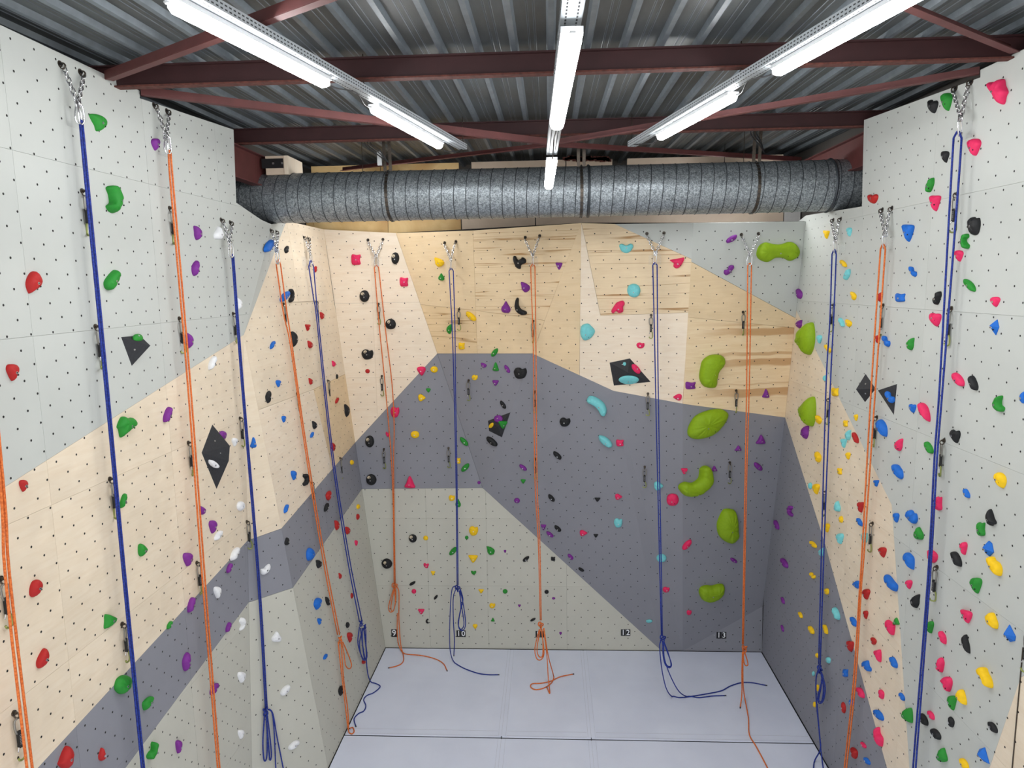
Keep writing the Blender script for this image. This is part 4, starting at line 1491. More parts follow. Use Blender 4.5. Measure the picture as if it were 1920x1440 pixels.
hd('black', '''537 468 8 14 C; 546 555 10 25 b; 552 636 11 28 D; 503 744 10 23 C; 632 706 4 9 o; 651 770 10 23 D; 590 797 9 15 D; 573 900 11 22 b; 612 951 9 16 /; 538 1015 9 14 u; 598 1058 11 15 D
614 1127 8 16 \\; 652 1172 7 11 o; 639 1295 9 19 C; 741 484 15 22 o; 683 555 19 22 o; 732 608 20 20 o; 689 665 22 19 k; 693 828 17 22 o; 696 900 19 21 o; 774 1010 15 16 o; 725 1057 20 19 o
773 1094 11 8 /; 817 1120 7 9 /; 801 1165 6 9 c; 986 1048 12 11 /; 1037 1048 8 8 s; 1025 1110 8 8 o; 999 1162 10 7 /; 975 700 24 21 k; 943 759 11 15 \\; 922 828 20 18 \\; 1059 792 20 17 k
1045 854 15 15 \\; 1034 934 12 14 \\; 1120 937 11 8 t; 1046 991 12 12 \\; 1117 1005 9 7 t; 1090 1068 10 8 \\; 1749 200 20 25 h; 1772 294 16 21 d; 1826 424 24 34 k; 1758 559 15 25 W; 1826 718 16 27 \\
1791 818 20 25 h; 1857 970 20 32 w; 1794 1048 19 28 \\; 1716 1127 17 25 C; 1811 1207 16 35 \\; 1732 1349 17 23 \\; 1755 1376 19 21 \\; 1784 1354 11 20 D; 1862 1364 17 21 \\''')
hd('pink', '''626 682 7 11 D; 668 1018 6 10 d; 667 487 18 20 s; 757 529 16 17 s; 790 696 17 16 d; 740 773 17 20 k; 727 815 8 10 h; 768 905 20 22 a; 799 1061 10 10 h; 776 1109 9 9 o; 790 1147 12 10 t
1160 932 13 12 r; 1094 1000 14 12 r; 1162 831 14 13 s; 1270 745 16 13 l; 1283 884 12 11 t; 1261 938 23 25 o; 1288 1022 17 19 /; 1249 1106 13 11 k; 1292 1149 9 10 k; 1201 648 15 11 k; 1193 692 16 17 \\
1826 276 27 31 d; 1753 381 22 28 t; 1798 480 17 20 d; 1866 566 19 18 d; 1754 600 22 25 h; 1797 711 23 25 \\; 1685 834 16 23 C; 1760 944 13 26 s; 1749 1043 19 24 D; 1807 1028 14 23 d
1704 1096 14 16 d; 1669 1176 20 28 \\; 1811 1156 23 26 t; 1767 1196 16 25 \\; 1645 1230 15 21 t; 1764 1247 15 29 u; 1775 1282 22 29 C; 1614 1299 14 20 \\; 1653 1302 10 18 D; 1746 1341 13 17 \\; 1648 1382 17 36 \\; 1619 1397 11 12 \\''')
hd('yellow', '''660 867 7 9 o; 672 950 7 9 o; 814 693 14 12 o; 791 746 14 14 r; 778 815 16 14 o; 859 864 9 11 s; 847 934 12 11 k; 798 1009 9 9 o; 888 996 17 18 k; 887 1048 18 14 t; 812 1075 8 8 t
902 1109 10 8 t; 923 1136 11 10 k; 891 1175 9 9 d; 823 492 19 17 D; 883 593 19 17 \\; 865 649 12 13 s; 890 708 11 10 k; 921 798 8 10 /
1549 440 13 15 t; 1581 494 14 13 \\; 1600 555 12 16 D; 1591 606 13 14 D; 1552 654 14 15 w; 1565 735 14 16 s; 1535 787 12 16 D; 1585 794 9 12 s; 1605 783 8 12 d; 1534 857 12 20 D; 1590 855 10 13 d; 1574 884 9 12 s
1877 900 23 30 u; 1530 917 14 19 d; 1577 974 8 13 o; 1550 990 12 16 d; 1525 1021 13 13 \\; 1864 1063 29 36 w; 1523 1079 13 12 w; 1550 1109 9 12 o; 1501 1153 8 12 \\; 1859 1164 24 31 \\; 1521 1181 12 15 \\; 1548 1180 9 18 \\
1532 1229 6 9 o; 1533 1290 6 13 o; 1527 1321 5 11 o; 1847 1271 30 39 w; 1803 1307 20 30 \\; 1808 1432 17 21 \\''')
hd('teal', '''1159 981 16 18 k; 1135 828 25 23 \\; 1235 912 17 18 r; 1240 1047 19 16 o; 1217 1165 12 7 o; 1174 466 27 18 m; 1188 545 25 26 o; 1171 682 6 7 o; 1179 713 37 17 o
1592 435 11 16 d; 1588 515 13 20 /; 1578 604 11 16 \\; 1536 636 11 15 d; 1546 709 6 11 C; 1590 816 11 19 C; 1582 831 12 16 t; 1519 911 7 12 o; 1570 949 12 20 u; 1575 1010 14 19 d; 1621 1008 12 19 k; 1540 1035 12 15 C
1568 1150 14 23 \\; 1553 1238 9 12 o; 1525 1263 5 9 o''')

# closer outlines for the larger holds replace the plain ones at the same spot
_mark = len(H)
hc('pink', 'pinkC', 'pinkD', 'pinkE', 'pinkF', 'pinkG', 'pinkH', 'pinkI')
hc('blue', 'blueA', 'blueB', 'FblueC', 'FblueD', 'blueE', 'blueF', 'blueG', 'FblueH', 'blueI', 'blueJ', 'blueK')
hc('yellow', 'yellowA', 'yellowB', 'yellowC', 'yellowD', 'yellowE')
hc('black', 'blackA', 'blackB', 'blackC')
hc('green', 'greenA', 'greenB', 'greenC', 'greenD', 'greenE', 'greenF', 'greenG')
hc('red', 'redA', 'redB', 'redC')
hc('white', 'whiteA', 'whiteB')
H = [q for q in H[:_mark] if q[5] in CUSTOM or not any(q[4] == c_[4] and abs(q[0] - c_[0]) + abs(q[1] - c_[1]) < 12 for c_ in H[_mark:])] + H[_mark:]

ORD = ['zeroth', 'top', 'second', 'third', 'fourth', 'fifth', 'sixth', 'seventh', 'eighth', 'ninth', 'tenth', 'eleventh', 'twelfth', 'thirteenth', 'fourteenth',
       'fifteenth', 'sixteenth', 'seventeenth', 'eighteenth', 'nineteenth', 'twentieth', 'twenty-first', 'twenty-second', 'twenty-third', 'twenty-fourth',
       'twenty-fifth', 'twenty-sixth', 'twenty-seventh', 'twenty-eighth', 'twenty-ninth', 'thirtieth', 'thirty-first', 'thirty-second', 'thirty-third',
       'thirty-fourth', 'thirty-fifth', 'thirty-sixth', 'thirty-seventh', 'thirty-eighth', 'thirty-ninth', 'fortieth', 'forty-first', 'forty-second']
CNAME = {'teal': 'turquoise', 'lime': 'lime green'}


def jac(p, u, v, n):
    e = 0.01
    b = proj(p)
    return (proj(p + u * e) - b) / e, (proj(p + v * e) - b) / e, (proj(p + n * e) - b) / e


bolt_mb = MB()
bolt_mb.tube([V((0, 0, -0.006)), V((0, 0, 0.0025))], 0.0085, 10)
bolt_me = bolt_mb.data('bolt', 'bolt', False)
sock_mb = MB()
sock_mb.tube([V((0, 0, 0.0)), V((0, 0, 0.0032))], 0.0042, 6)
sock_me = sock_mb.data('bolt_socket', 'socket', False)
hole_mb = MB()
hole_mb.tube([V((0, 0, -0.005)), V((0, 0, 0.001))], 0.0055, 8)
hole_me = hole_mb.data('screw_hole', 'socket', False)

made = []
hr = random.Random(11)
for (x, y, w, h, col, tp) in H:
    custom = tp in CUSTOM
    p, f = cast(x, y)
    wallkey = f.wall
    onvol = f.name == 'vol'
    ju, jv, jn = jac(p, f.u, f.v, f.n)
    big = col == 'lime'
    det = ju.x * jv.y - jv.x * ju.y

    def inv(q):
        # picture offset (right, down) -> metres along u, v of the wall
        return V(((q.x * jv.y - jv.x * q.y) / det, (ju.x * q.y - q.x * ju.y) / det))
    tw_ = min(inv(V((w, 0))).length, w / 90.0)
    th_ = h / abs(jv.y)
    dep = min(0.36 * min(tw_, th_), 0.075 if not big else 0.12)
    if onvol:
        dep = min(dep, 0.03)
    if h < 8:
        dep = min(dep, 0.02)
    smear = jn * (dep * 0.62)
    sl = smear.length
    sh = smear / sl if sl > 1e-6 else V((1, 0))
    ext = abs(sh.x) * w + abs(sh.y) * h
    comp = min(0.42, 0.75 * sl / max(ext, 1.0))
    p, f2 = cast(x - jn.x * dep * 0.30, y - jn.y * dep * 0.30)
    if f2.wall == wallkey and (f2.name == 'vol') == onvol:
        if f2 is not f:
            f = f2
            ju, jv, jn = jac(p, f.u, f.v, f.n)
            det = ju.x * jv.y - jv.x * ju.y
    else:
        p, f = cast(x, y)

    def wallxy(q):
        d = V((q.x * w, -q.y * h))
        d = d - sh * (d.dot(sh) * comp)
        return inv(d)
    # outline in metres
    if custom:
        raw = [V(((q[0] - x) / w, -(q[1] - y) / h)) for q in CUSTOM[tp]]
        spine = None
        if tp in ('bone',):
            spine = [V((-.3, 0)), V((0, .02)), V((.3, .04))]
        elif tp == 'crescA':
            spine = [V((.22, .38)), V((.3, -.02)), V((.0, -.33)), V((-.32, -.3))]
        elif tp == 'banana':
            spine = [V((-.25, .35)), V((-.2, -.1)), V((.25, -.38))]
        elif tp == 'tealbean':
            spine = [V((-.28, .3)), V((.12, .1)), V((.33, -.28))]
        elif tp == 'kidney':
            spine = [V((-.05, .3)), V((.2, -.05)), V((-.1, -.32))]
        elif tp in ('beanA', 'bean3'):
            spine = [V((.15, .25)), V((-.1, -.2))]
        elif tp == 'beanB':
            spine = [V((-.22, .02)), V((.22, .08))]
        elif tp == 'greenC':
            spine = [V((.2, .32)), V((-.12, 0)), V((.2, -.32))]
        elif tp in ('yellowB', 'yellowE', 'blueA', 'blueE'):
            spine = [V((-.2, .26)), V((.2, -.22))]
        elif tp == 'greenG':
            spine = [V((.3, .35)), V((.15, -.05)), V((-.25, -.36))]
        elif tp in ('heart2', 'star', 'bigpink'):
            spine = [V((-.15, .1)), V((.1, .05))]
        shape = 'faceted' if tp[0] == 'F' else 'sculpted'
    else:
        raw, spine, shape = TPL[tp]
        raw = [V(q) for q in raw]
        spine = [V(q) for q in spine] if spine else None
    faceted = tp in ('f', 'F', 'FblueC', 'FblueD', 'FblueH')
    jit = 0.035
    if not faceted:
        raw = [V((q.x * (1 + hr.uniform(-jit, jit)), q.y * (1 + hr.uniform(-jit, jit)))) for q in raw]
        out = catmull(raw, 4 if w * h > 150 else 3, True)
    else:
        out = raw
    out = [wallxy(q) for q in out]
    us_ = [q.x for q in out]
    vs_ = [q.y for q in out]
    Wr, Hr2 = max(us_) - min(us_), max(vs_) - min(vs_)
    if area2(out) < 0:
        out.reverse()
    cen = sum(out, V((0, 0))) / len(out)
    if spine is None:
        sp = [cen]
    else:
        sp = [wallxy(q) for q in spine]

    def near(q):
        best, bd = sp[0], 1e9
        for k in range(max(1, len(sp) - 1)):
            a = sp[k]
            b_ = sp[min(k + 1, len(sp) - 1)]
            ed = b_ - a
            t = max(0, min(1, (q - a).dot(ed) / ed.length_squared)) if ed.length_squared > 1e-12 else 0
            c = a + ed * t
            if (c - q).length < bd:
                best, bd = c, (c - q).length
        return best

    tgt = [near(q) for q in out]
    if faceted:
        rings = [(1.0, 0.0), (1.0, 0.12), (0.18, 1.0)]
    else:
        rings = [(1.0, 0.0), (1.0, 0.16), (0.93, 0.48), (0.74, 0.8), (0.46, 0.95), (0.12, 1.0)]
    ox, oy = hr.uniform(-.12, .12) * Wr, hr.uniform(-.05, .14) * Hr2
    mb = MB()
    n = len(out)
    for (s_, z_) in rings:
        for q, t in zip(out, tgt):
            c = t + (q - t) * s_ + V((ox, oy)) * (z_ * 0.6)
            wob = 1.0 + (0.05 * math.sin(q.x * 90 + q.y * 70 + x) if 0.4 < z_ else 0)
            mb.v.append(V((c.x, c.y, z_ * dep * wob)))
    for k in range(len(rings) - 1):
        for j in range(n):
            j2 = (j + 1) % n
            mb.f.append([k * n + j, k * n + j2, (k + 1) * n + j2, (k + 1) * n + j])
    mb.f.append([(len(rings) - 1) * n + j for j in range(n)])
    o = mb.make('climbing_hold', 'hold_' + col, None, smooth=not faceted, mw=f.frame(p + f.n * 0.0005))
    made.append(dict(o=o, x=x, y=y, w=w, h=h, col=col, wall=wallkey, vol=onvol, shape=shape, size=max(Wr, Hr2)))
    # fixing bolt, seen as a bright dot
    bc = (sp[len(sp) // 2] if len(sp) > 2 else sum(sp, V((0, 0))) / len(sp)) + V((ox, oy)) * 0.5
    if w * h > 95:
        b_ = add('bolt', bolt_me, o, Matrix.Translation((bc.x, bc.y - 0.08 * Hr2, dep * (0.985 if not faceted else 0.99))))
        if w * h > 350:
            add('bolt_socket', sock_me, b_)
            add('screw_hole', hole_me, o, Matrix.Translation((bc.x + 0.20 * Wr, bc.y - 0.22 * Hr2, dep * 0.84)))
    if col == 'black' and wallkey == 'B' and min(w, h) >= 15 and tp in ('o', 'k') and x < 800:
        mb = MB()
        mb.tube([V((0, 0, -0.01)), V((0, 0, 0.002))], 0.024, 14)
        mb.make('through_hole', 'wall_glimpse', o, mw=Matrix.Translation((bc.x - 0.12 * Wr, bc.y + 0.2 * Hr2, dep * 0.93)))

# label every hold by colour, shape and its rank from the top among its colour on that wall
byk = {}
for d in made:
    byk.setdefault((d['col'], d['wall'], d['vol']), []).append(d)
for (col, wl, vol), ds in byk.items():
    ds.sort(key=lambda d: d['y'])
    cn = CNAME.get(col, col)
    for i, d in enumerate(ds):
        sz = 'large' if d['size'] > 0.2 else ('small' if d['size'] < 0.085 else 'medium')
        if vol:
            on = 'black volume on %s' % WALLNAME[wl]
            rk = '' if len(ds) == 1 else (', %s %s one there' % ('upper' if i == 0 else 'lower', cn))
            lab = '%s %s %s climbing hold on the %s%s' % (sz, d['shape'], cn, on, rk)
        elif len(ds) == 1:
            lab = '%s %s %s climbing hold, the only %s one on %s' % (sz, d['shape'], cn, cn, WALLNAME[wl])
        else:
            rk = 'highest' if i == 0 else ('lowest' if i == len(ds) - 1 else ORD[i + 1] + ' highest')
            lab = '%s %s %s climbing hold, %s %s hold on %s' % (sz, d['shape'], cn, rk, cn, WALLNAME[wl])
        tag(d['o'], lab, 'climbing hold', '%s climbing holds on the %s' % (cn, WALLNAME[wl]))

# ================================================================== belay anchors: two eye bolts, two chains, carabiners
def loop_path(w, h, n=14, taper=0.0):
    pts = []
    for k in range(n):
        a = 2 * math.pi * k / n
        c, s_ = math.cos(a), math.sin(a)
        xx_ = math.copysign(abs(c) ** 0.75, c) * w / 2 * (1 + taper * s_)
        zz = math.copysign(abs(s_) ** 0.75, s_) * h / 2
        pts.append(V((xx_, 0, zz)))
    return pts


mb = MB()
mb.tube(loop_path(0.027, 0.043, 10), 0.0050, 5, closed=True)
link_me = mb.data('chain_link', 'chrome', True)
mb = MB()
mb.tube(loop_path(0.058, 0.105, 16, -0.22), 0.0058, 6, closed=True)
kara_me = mb.data('carabiner', 'chrome', True)
mb = MB()
mb.tube(loop_path(0.040, 0.040, 12), 0.006, 6, closed=True)
ring_me = mb.data('ring', 'chrome', True)
mb = MB()
mb.tube([V((0, 0, -0.004)), V((0, 0, 0.004))], 0.021, 12)
plate_me = mb.data('bolt_plate', 'dark_metal', False)
mb = MB()
mb.tube([V((0, 0, 0.004)), V((0, 0, 0.016))], 0.010, 6)
nut_me = mb.data('bolt_head', 'black_plate', False)
mb = MB()
mb.tube([V((math.cos(a) * 0.017, math.sin(a) * 0.017, 0)) for a in [2 * math.pi * k / 12 for k in range(12)]], 0.0055, 6, closed=True)
eye_me = mb.data('eye', 'dark_metal', True)

ANCH = [
    ((112, 120), (150, 135), (146, 196), (152, 230), 'blue', 'nearest blue rope on left wall'),
    ((288, 197), (312, 208), (311, 256), (318, 286), 'orange', 'orange rope in the middle of left wall'),
    ((414, 412), (431, 417), (430, 456), (436, 480), 'blue', 'blue rope past the tall part of left wall'),
    ((507, 432), (517, 434), (519, 470), (522, 493), 'orange', 'orange rope near the rear end of left wall'),
    ((569, 445), (577, 447), (581, 476), (584, 498), 'blue', 'blue rope beside the rear left corner'),
    ((690, 450), (718, 449), (705, 481), (706, 498), 'orange', 'leftmost rope of back wall, lane nine'),
    ((834, 455), (855, 453), (845, 487), (846, 505), 'blue', 'blue rope of lane ten on back wall'),
    ((985, 445), (1012, 442), (999, 480), (999, 498), 'orange', 'middle orange rope of lane eleven on back wall'),
    ((1213, 438), (1245, 437), (1229, 476), (1228, 495), 'blue', 'blue rope of lane twelve on back wall'),
    ((1390, 440), (1422, 438), (1406, 478), (1405, 496), 'orange', 'orange rope of lane thirteen on back wall'),
    ((1563, 412), (1577, 410), (1567, 451), (1565, 473), 'blue', 'blue rope nearest the corner on right wall'),
    ((1655, 393), (1673, 390), (1660, 440), (1656, 464), 'orange', 'orange rope on right wall'),
    ((1793, 165), (1822, 153), (1802, 222), (1798, 253), 'blue', 'nearest blue rope on right wall'),
]
anchors = []
for i, (pa, pb, pj, pe, colr, where) in enumerate(ANCH):
    A_, fa = cast(*pa)
    B_, fb = cast(*pb)
    nh = V((fa.n.x, fa.n.y, 0)).normalized()
    off = 0.075
    J = hit(pj[0], pj[1], A_ + fa.n * 0.05 + nh * 0.03, nh)
    E_ = hit(pe[0], pe[1], J, nh)
    e = empty('belay_anchor', A_, 'steel chain belay anchor holding the %s' % where, 'belay anchor', 'chain anchors at the top of the climbs')
    org = A_
    for W_, f in ((A_, fa), (B_, fb)):
        m = f.frame(W_ - org)
        pl = add('eye_bolt', plate_me, e, m)
        add('bolt_head', nut_me, pl)
        out = W_ - org + f.n * 0.02 + V((0, 0, -0.012))
        add('eye', eye_me, pl, Matrix.Translation((0, -0.012, 0.018)) @ Matrix.Rotation(math.pi / 2, 4, 'Y'))
        # chain
        a = W_ + f.n * 0.022 + V((0, 0, -0.02))
        d = J - a
        n = max(3, int(round(d.length / 0.0315)))
        dn = d.normalized()
        sx_ = dn.cross(nh).normalized()
        for k in range(n):
            c = a + d * ((k + 0.5) / n)
            zz = -dn
            if k % 2:
                xx_, yy_ = sx_, zz.cross(sx_)
            else:
                xx_ = nh - zz * nh.dot(zz)
                xx_.normalize()
                yy_ = zz.cross(xx_)
            mm = Matrix((xx_, yy_, zz)).transposed().to_4x4()
            mm.translation = c - org
            add('chain_link', link_me, e, mm)
    us_ = V((0, 0, 1)).cross(nh).normalized()
    fr = Matrix((us_, nh, V((0, 0, 1)))).transposed()
    mr = (fr @ Matrix.Rotation(math.pi / 2, 3, 'Z')).to_4x4() if i % 2 else fr.to_4x4()
    mr.translation = J - org
    add('ring', ring_me, e, mr)
    L_ = max(0.08, (J - E_).length + 0.02)
    for ang in ((-0.35, 0.35) if i < 6 or i in (9,) else (0.9,)):
        mk = (fr @ Matrix.Rotation(ang, 3, 'Z') @ Matrix.Rotation(ang * 0.25, 3, 'Y')).to_4x4() @ Matrix.Diagonal((1, 1, L_ / 0.105, 1))
        mk.translation = J.lerp(E_, 0.5) - org
        add('carabiner', kara_me, e, mk)
    # clear wear plate screwed to the wall behind the carabiner
    c, f = cast(pe[0] - (0 if fa.wall == 'B' else (14 if fa.wall == 'L' else -14)), pe[1] - 8)
    mb = MB()
    mb.box(-0.075, 0.075, -0.06, 0.06, 0.001, 0.004)
    mm = f.frame(c - org)
    mb.make('clear_plate', 'clear', e, mw=mm)
    anchors.append(dict(A=A_, J=J, E=E_, n=nh, wall=fa.wall))

# ================================================================== quickdraws
mb = MB()
mb.tube([V((0, -0.002, 0)), V((0, 0.008, 0))], 0.017, 10)
mb.tube([V((0, 0.008, 0)), V((0, 0.022, 0))], 0.009, 6)
q_plate = mb.data('hanger', 'dark_metal', False)
mb = MB()
mb.tube([V((0, 0.018 + math.cos(a) * 0.016, -0.014 + math.sin(a) * 0.018)) for a in [2 * math.pi * k / 12 for k in range(12)]], 0.0048, 6, closed=True)
q_eye = mb.data('hanger_eye', 'dark_metal', True)
mb = MB()
pts = [p + V((0, 0.02, -0.078)) for p in loop_path(0.044, 0.094, 14, 0.15)]
mb.tube(pts, 0.0062, 6, closed=True)
q_up = mb.data('top_carabiner', 'dull', True)
mb = MB()
prof_ = [(-0.110, 0.010), (-0.118, 0.0135), (-0.135, 0.012), (-0.185, 0.012), (-0.200, 0.0135), (-0.208, 0.010)]
for (z_, hw) in prof_:
    mb.v += [V((-hw, 0.011, z_)), V((hw, 0.011, z_)), V((hw, 0.028, z_)), V((-hw, 0.028, z_))]
for k in range(len(prof_) - 1):
    for j in range(4):
        j2 = (j + 1) % 4
        mb.f.append([k * 4 + j, k * 4 + j2, (k + 1) * 4 + j2, (k + 1) * 4 + j])
mb.f += [[3, 2, 1, 0], [len(prof_) * 4 - 4, len(prof_) * 4 - 3, len(prof_) * 4 - 2, len(prof_) * 4 - 1]]
q_sl = mb.data('sling', 'sling', False)
mb = MB()
for k in range(7):
    z_ = -0.132 - k * 0.009
    mb.box(-0.006, 0.006, 0.0282, 0.0288, z_ - 0.0014, z_ + 0.0014)
q_st = mb.data('stitching', 'thread', False)
mb = MB()
pts = [p + V((0, 0.02, -0.242)) for p in loop_path(0.042, 0.088, 14, -0.25)]
mb.tube([pts[k % 14] for k in range(3, 14)], 0.0064, 6)
q_lo = mb.data('rope_carabiner', 'olive', True)
mb = MB()
mb.tube([pts[0] + V((0, 0, 0.014)), pts[1], pts[2], pts[3]], 0.004, 6)
q_gate = mb.data('wire_gate', 'chrome', True)

QD = [
    ('nearest orange rope at the left edge', [(0, 1085, 1.0), (25, 1337, 1.0)]),
    ('nearest blue rope of left wall', [(153, 358, 1.0), (178, 612, 1.0), (205, 898, 1.0), (228, 1170, 1.0)]),
    ('middle orange rope of left wall', [(317, 390, 1.0), (335, 597, 1.0), (352, 830, 1.0), (368, 1055, 1.0)]),
    ('third rope of left wall, a blue one', [(436, 588, 1.0), (449, 784, 1.0), (462, 978, 1.0)]),
    ('rear orange rope of left wall', [(531, 570, 1.0), (556, 738, 1.0), (584, 905, 1.0)]),
    ('rear blue rope of left wall', [(592, 566, 1.0), (614, 714, 1.0), (637, 859, 1.0)]),
    ('lane nine orange rope on back wall', [(710, 570, 1.0), (716, 705, 1.0), (720, 842, 1.0)]),
    ('lane ten blue rope on back wall', [(861, 580, 1.0), (879, 713, 1.0), (841, 840, 1.0)]),
    ('lane eleven orange rope on back wall', [(1000, 602, 1.0), (1003, 734, 1.0), (1004, 860, 1.0)]),
    ('lane twelve blue rope on back wall', [(1221, 591, 1.0), (1215, 738, 1.0), (1209, 875, 1.0)]),
    ('lane thirteen orange rope on back wall', [(1393, 585, 1.0), (1380, 732, 1.0), (1368, 867, 1.0)]),
    ('corner blue rope of right wall', [(1563, 572, 1.0), (1556, 748, 1.0), (1549, 922, 1.0)]),
    ('orange rope of right wall', [(1657, 572, 1.0), (1645, 782, 1.0), (1637, 981, 1.0)]),
    ('nearest blue rope of right wall', [(1796, 363, 1.0), (1785, 578, 1.0), (1771, 826, 1.0), (1758, 1063, 1.0)]),
    ('right edge of the picture', [(1934, 1182, 1.0)]),
]
for where, lst in QD:
    for i, (x, y, sc) in enumerate(lst):
        p, f = cast(x, y)
        nh = V((f.n.x, f.n.y, 0)).normalized()
        us_ = nh.cross(V((0, 0, 1))).normalized()
        ang = hr.uniform(-0.25, 0.25)
        m = (Matrix((us_, nh, V((0, 0, 1)))).transposed()).to_4x4()
        m.translation = p
        rank = ['highest', 'second highest', 'third highest', 'fourth highest'][i] if len(lst) > 1 else 'single'
        rank = 'lowest' if i == len(lst) - 1 and len(lst) > 1 else rank
        e = empty('quickdraw', p, '%s black quickdraw with olive carabiner beside %s' % (rank, where), 'quickdraw', 'quickdraws on the wall bolts', mw=m)
        hg = add('hanger', q_plate, e)
        add('hanger_eye', q_eye, hg)
        lean = f.n.z     # on a slab or overhang the draw still hangs plumb
        rz = Matrix.Translation((0, 0.02, 0)) @ Matrix.Rotation(ang, 4, 'Z') @ Matrix.Translation((0, -0.02, 0))
        add('carabiner', q_up, e, rz)
        s_ = add('sling', q_sl, e, rz)
        add('stitching', q_st, s_)
        rz2 = Matrix.Translation((0, 0.02, 0)) @ Matrix.Rotation(ang * 2 + hr.choice((-0.5, 0.6, 0.3)), 4, 'Z') @ Matrix.Translation((0, -0.02, 0))
        k = add('carabiner', q_lo, e, rz2)
        add('wire_gate', q_gate, k)

# ================================================================== ropes
RR = 0.0074


def rope(name_i, mat, label, plane_p, plane_n, hang, knots=(), coils=(), tails=(), top=None, also=None):
    """hang: strands as picture points on the plane the rope hangs in; tails: points, third value 'f' lies on the mats"""
    def pt(q):
        if len(q) > 2 and q[2] == 'f':
            r = at_z(q[0], q[1], RR + 0.001)
            return r
        r = hit(q[0], q[1], plane_p, plane_n)
        if also is not None:
            r2 = hit(q[0], q[1], also.p + also.n * 0.03, also.n)
            if (r2 - CAM).length < (r - CAM).length:
                r = r2
        if r.z < RR:
            r = at_z(q[0], q[1], RR + 0.001)
        return r
    def down(P, src):
        # a strand that leaves the picture at the bottom goes on to the mats
        if src[-1][1] > 1441 and P[-1].z > 0.05:
            if also is not None:
                P.append(P[-1] - also.v * ((P[-1].z - RR) / also.v.z))
            else:
                P.append(V((P[-1].x, P[-1].y, RR)))
        return P

    first = pt(hang[0][0])
    e = empty('climbing_rope', first, label, 'rope', 'climbing ropes hanging from the anchors')
    org = first
    for s_ in hang:
        mb = MB()
        P = down([pt(q) for q in s_], s_)
        if len(P) > 2:
            P = catmull(P, 5)
        mb.tube([q - org for q in P], RR, 6)
        mb.make('strand', mat, e, smooth=True)
    if top is not None and len(hang) > 1:
        a, b_ = pt(hang[0][0]), pt(hang[1][0])
        mid = a.lerp(b_, 0.5) + V((0, 0, max(0.012, (a - b_).length * 0.45)))
        mb = MB()
        mb.tube([q - org for q in catmull([a, a.lerp(mid, 0.7) + V((0, 0, 0.008)), mid, b_.lerp(mid, 0.7) + V((0, 0, 0.008)), b_], 4)], RR, 6)
        mb.make('top_bend', mat, e, smooth=True)
    for (kx, ky, r) in knots:
        c = pt((kx, ky))
        mb = MB()
        us_ = V((0, 0, 1)).cross(plane_n).normalized()
        path = []
        for k in range(40):
            t = 2 * math.pi * k / 40
            xx_ = (math.sin(t) + 2 * math.sin(2 * t)) / 3
            zz = (math.cos(t) - 2 * math.cos(2 * t)) / 3
            yy_ = -math.sin(3 * t) / 2.2
            path.append(c - org + us_ * (xx_ * r * 0.8) + V((0, 0, 1)) * (zz * r * 1.1) + plane_n * (yy_ * r * 0.7))
        mb.tube(path, RR * 1.15, 6, closed=True)
        mb.make('knot', mat, e, smooth=True)
    for cpts in coils:
        mb = MB()
        mb.tube([q - org for q in catmull([pt(q) for q in cpts], 6)], RR, 6)
        mb.make('coil_loop', mat, e, smooth=True)
    for tpts in tails:
        mb = MB()
        P = catmull(down([pt(q) for q in tpts], tpts), 6)
        for q in P:
            q.z = max(q.z, RR + 0.001)
        mb.tube([q - org for q in P], RR, 6)
        mb.make('tail', mat, e, smooth=True)
        mb = MB()
        d = (P[-1] - P[-2]).normalized()
        mb.tube([P[-1] - org - d * 0.004, P[-1] - org + d * 0.018], RR * 1.05, 6)
        mb.make('end_tape', 'rope_end', e, smooth=True)
    return e


def hang_plane(i):
    a = anchors[i]
    return a['E'], a['n']


# ropes of the left wall
rp, rn_ = V((XL + 0.11, 0, 0)), V((1, 0, 0))
rope(0, 'rope_orange', 'doubled orange rope at the far left edge of the picture', rp, rn_, [[(-66, 240), (0, 905), (10, 1080), (52, 1452)], [(-58, 240), (6, 905), (18, 1080), (62, 1452)]])
p_, n_ = hang_plane(0)
rope(1, 'rope_blue', 'doubled blue rope nearest the camera on left wall', p_, n_, [[(150, 231), (162, 360), (197, 720), (231, 1080), (267, 1452)], [(154.5, 231), (167, 360), (201.5, 720), (235, 1080), (271.5, 1452)]], top=1)
p_, n_ = hang_plane(1)
rope(2, 'rope_orange', 'doubled orange rope in the middle of left wall', p_, n_, [[(316, 287), (321, 360), (352, 720), (379, 1080), (409, 1452)], [(320, 287), (326, 360), (357, 720), (384, 1080), (413, 1452)]], top=1)
p_, n_ = hang_plane(2)
rope(3, 'rope_blue', 'blue rope on left wall tied into a hanging bundle at the bottom', p_, n_, [[(435, 481), (453, 720), (483, 1080), (498, 1330)], [(438, 481), (456, 720), (486, 1080), (501, 1330)]],
     [(498, 1334, 0.045)], [[(496, 1340), (493, 1390), (495, 1424), (500, 1420), (501, 1380), (499, 1340)], [(499, 1340), (503, 1390), (506, 1424), (509, 1415), (506, 1380), (501, 1338)]],
     [[(503, 1330), (510, 1336), (514, 1370), (518, 1452)], [(505, 1330), (512, 1340), (520, 1385), (533, 1452)]], top=1, also=FAC['LB'])
f = FAC['L2']
rp, rn_ = f.p + f.n * 0.05, f.n
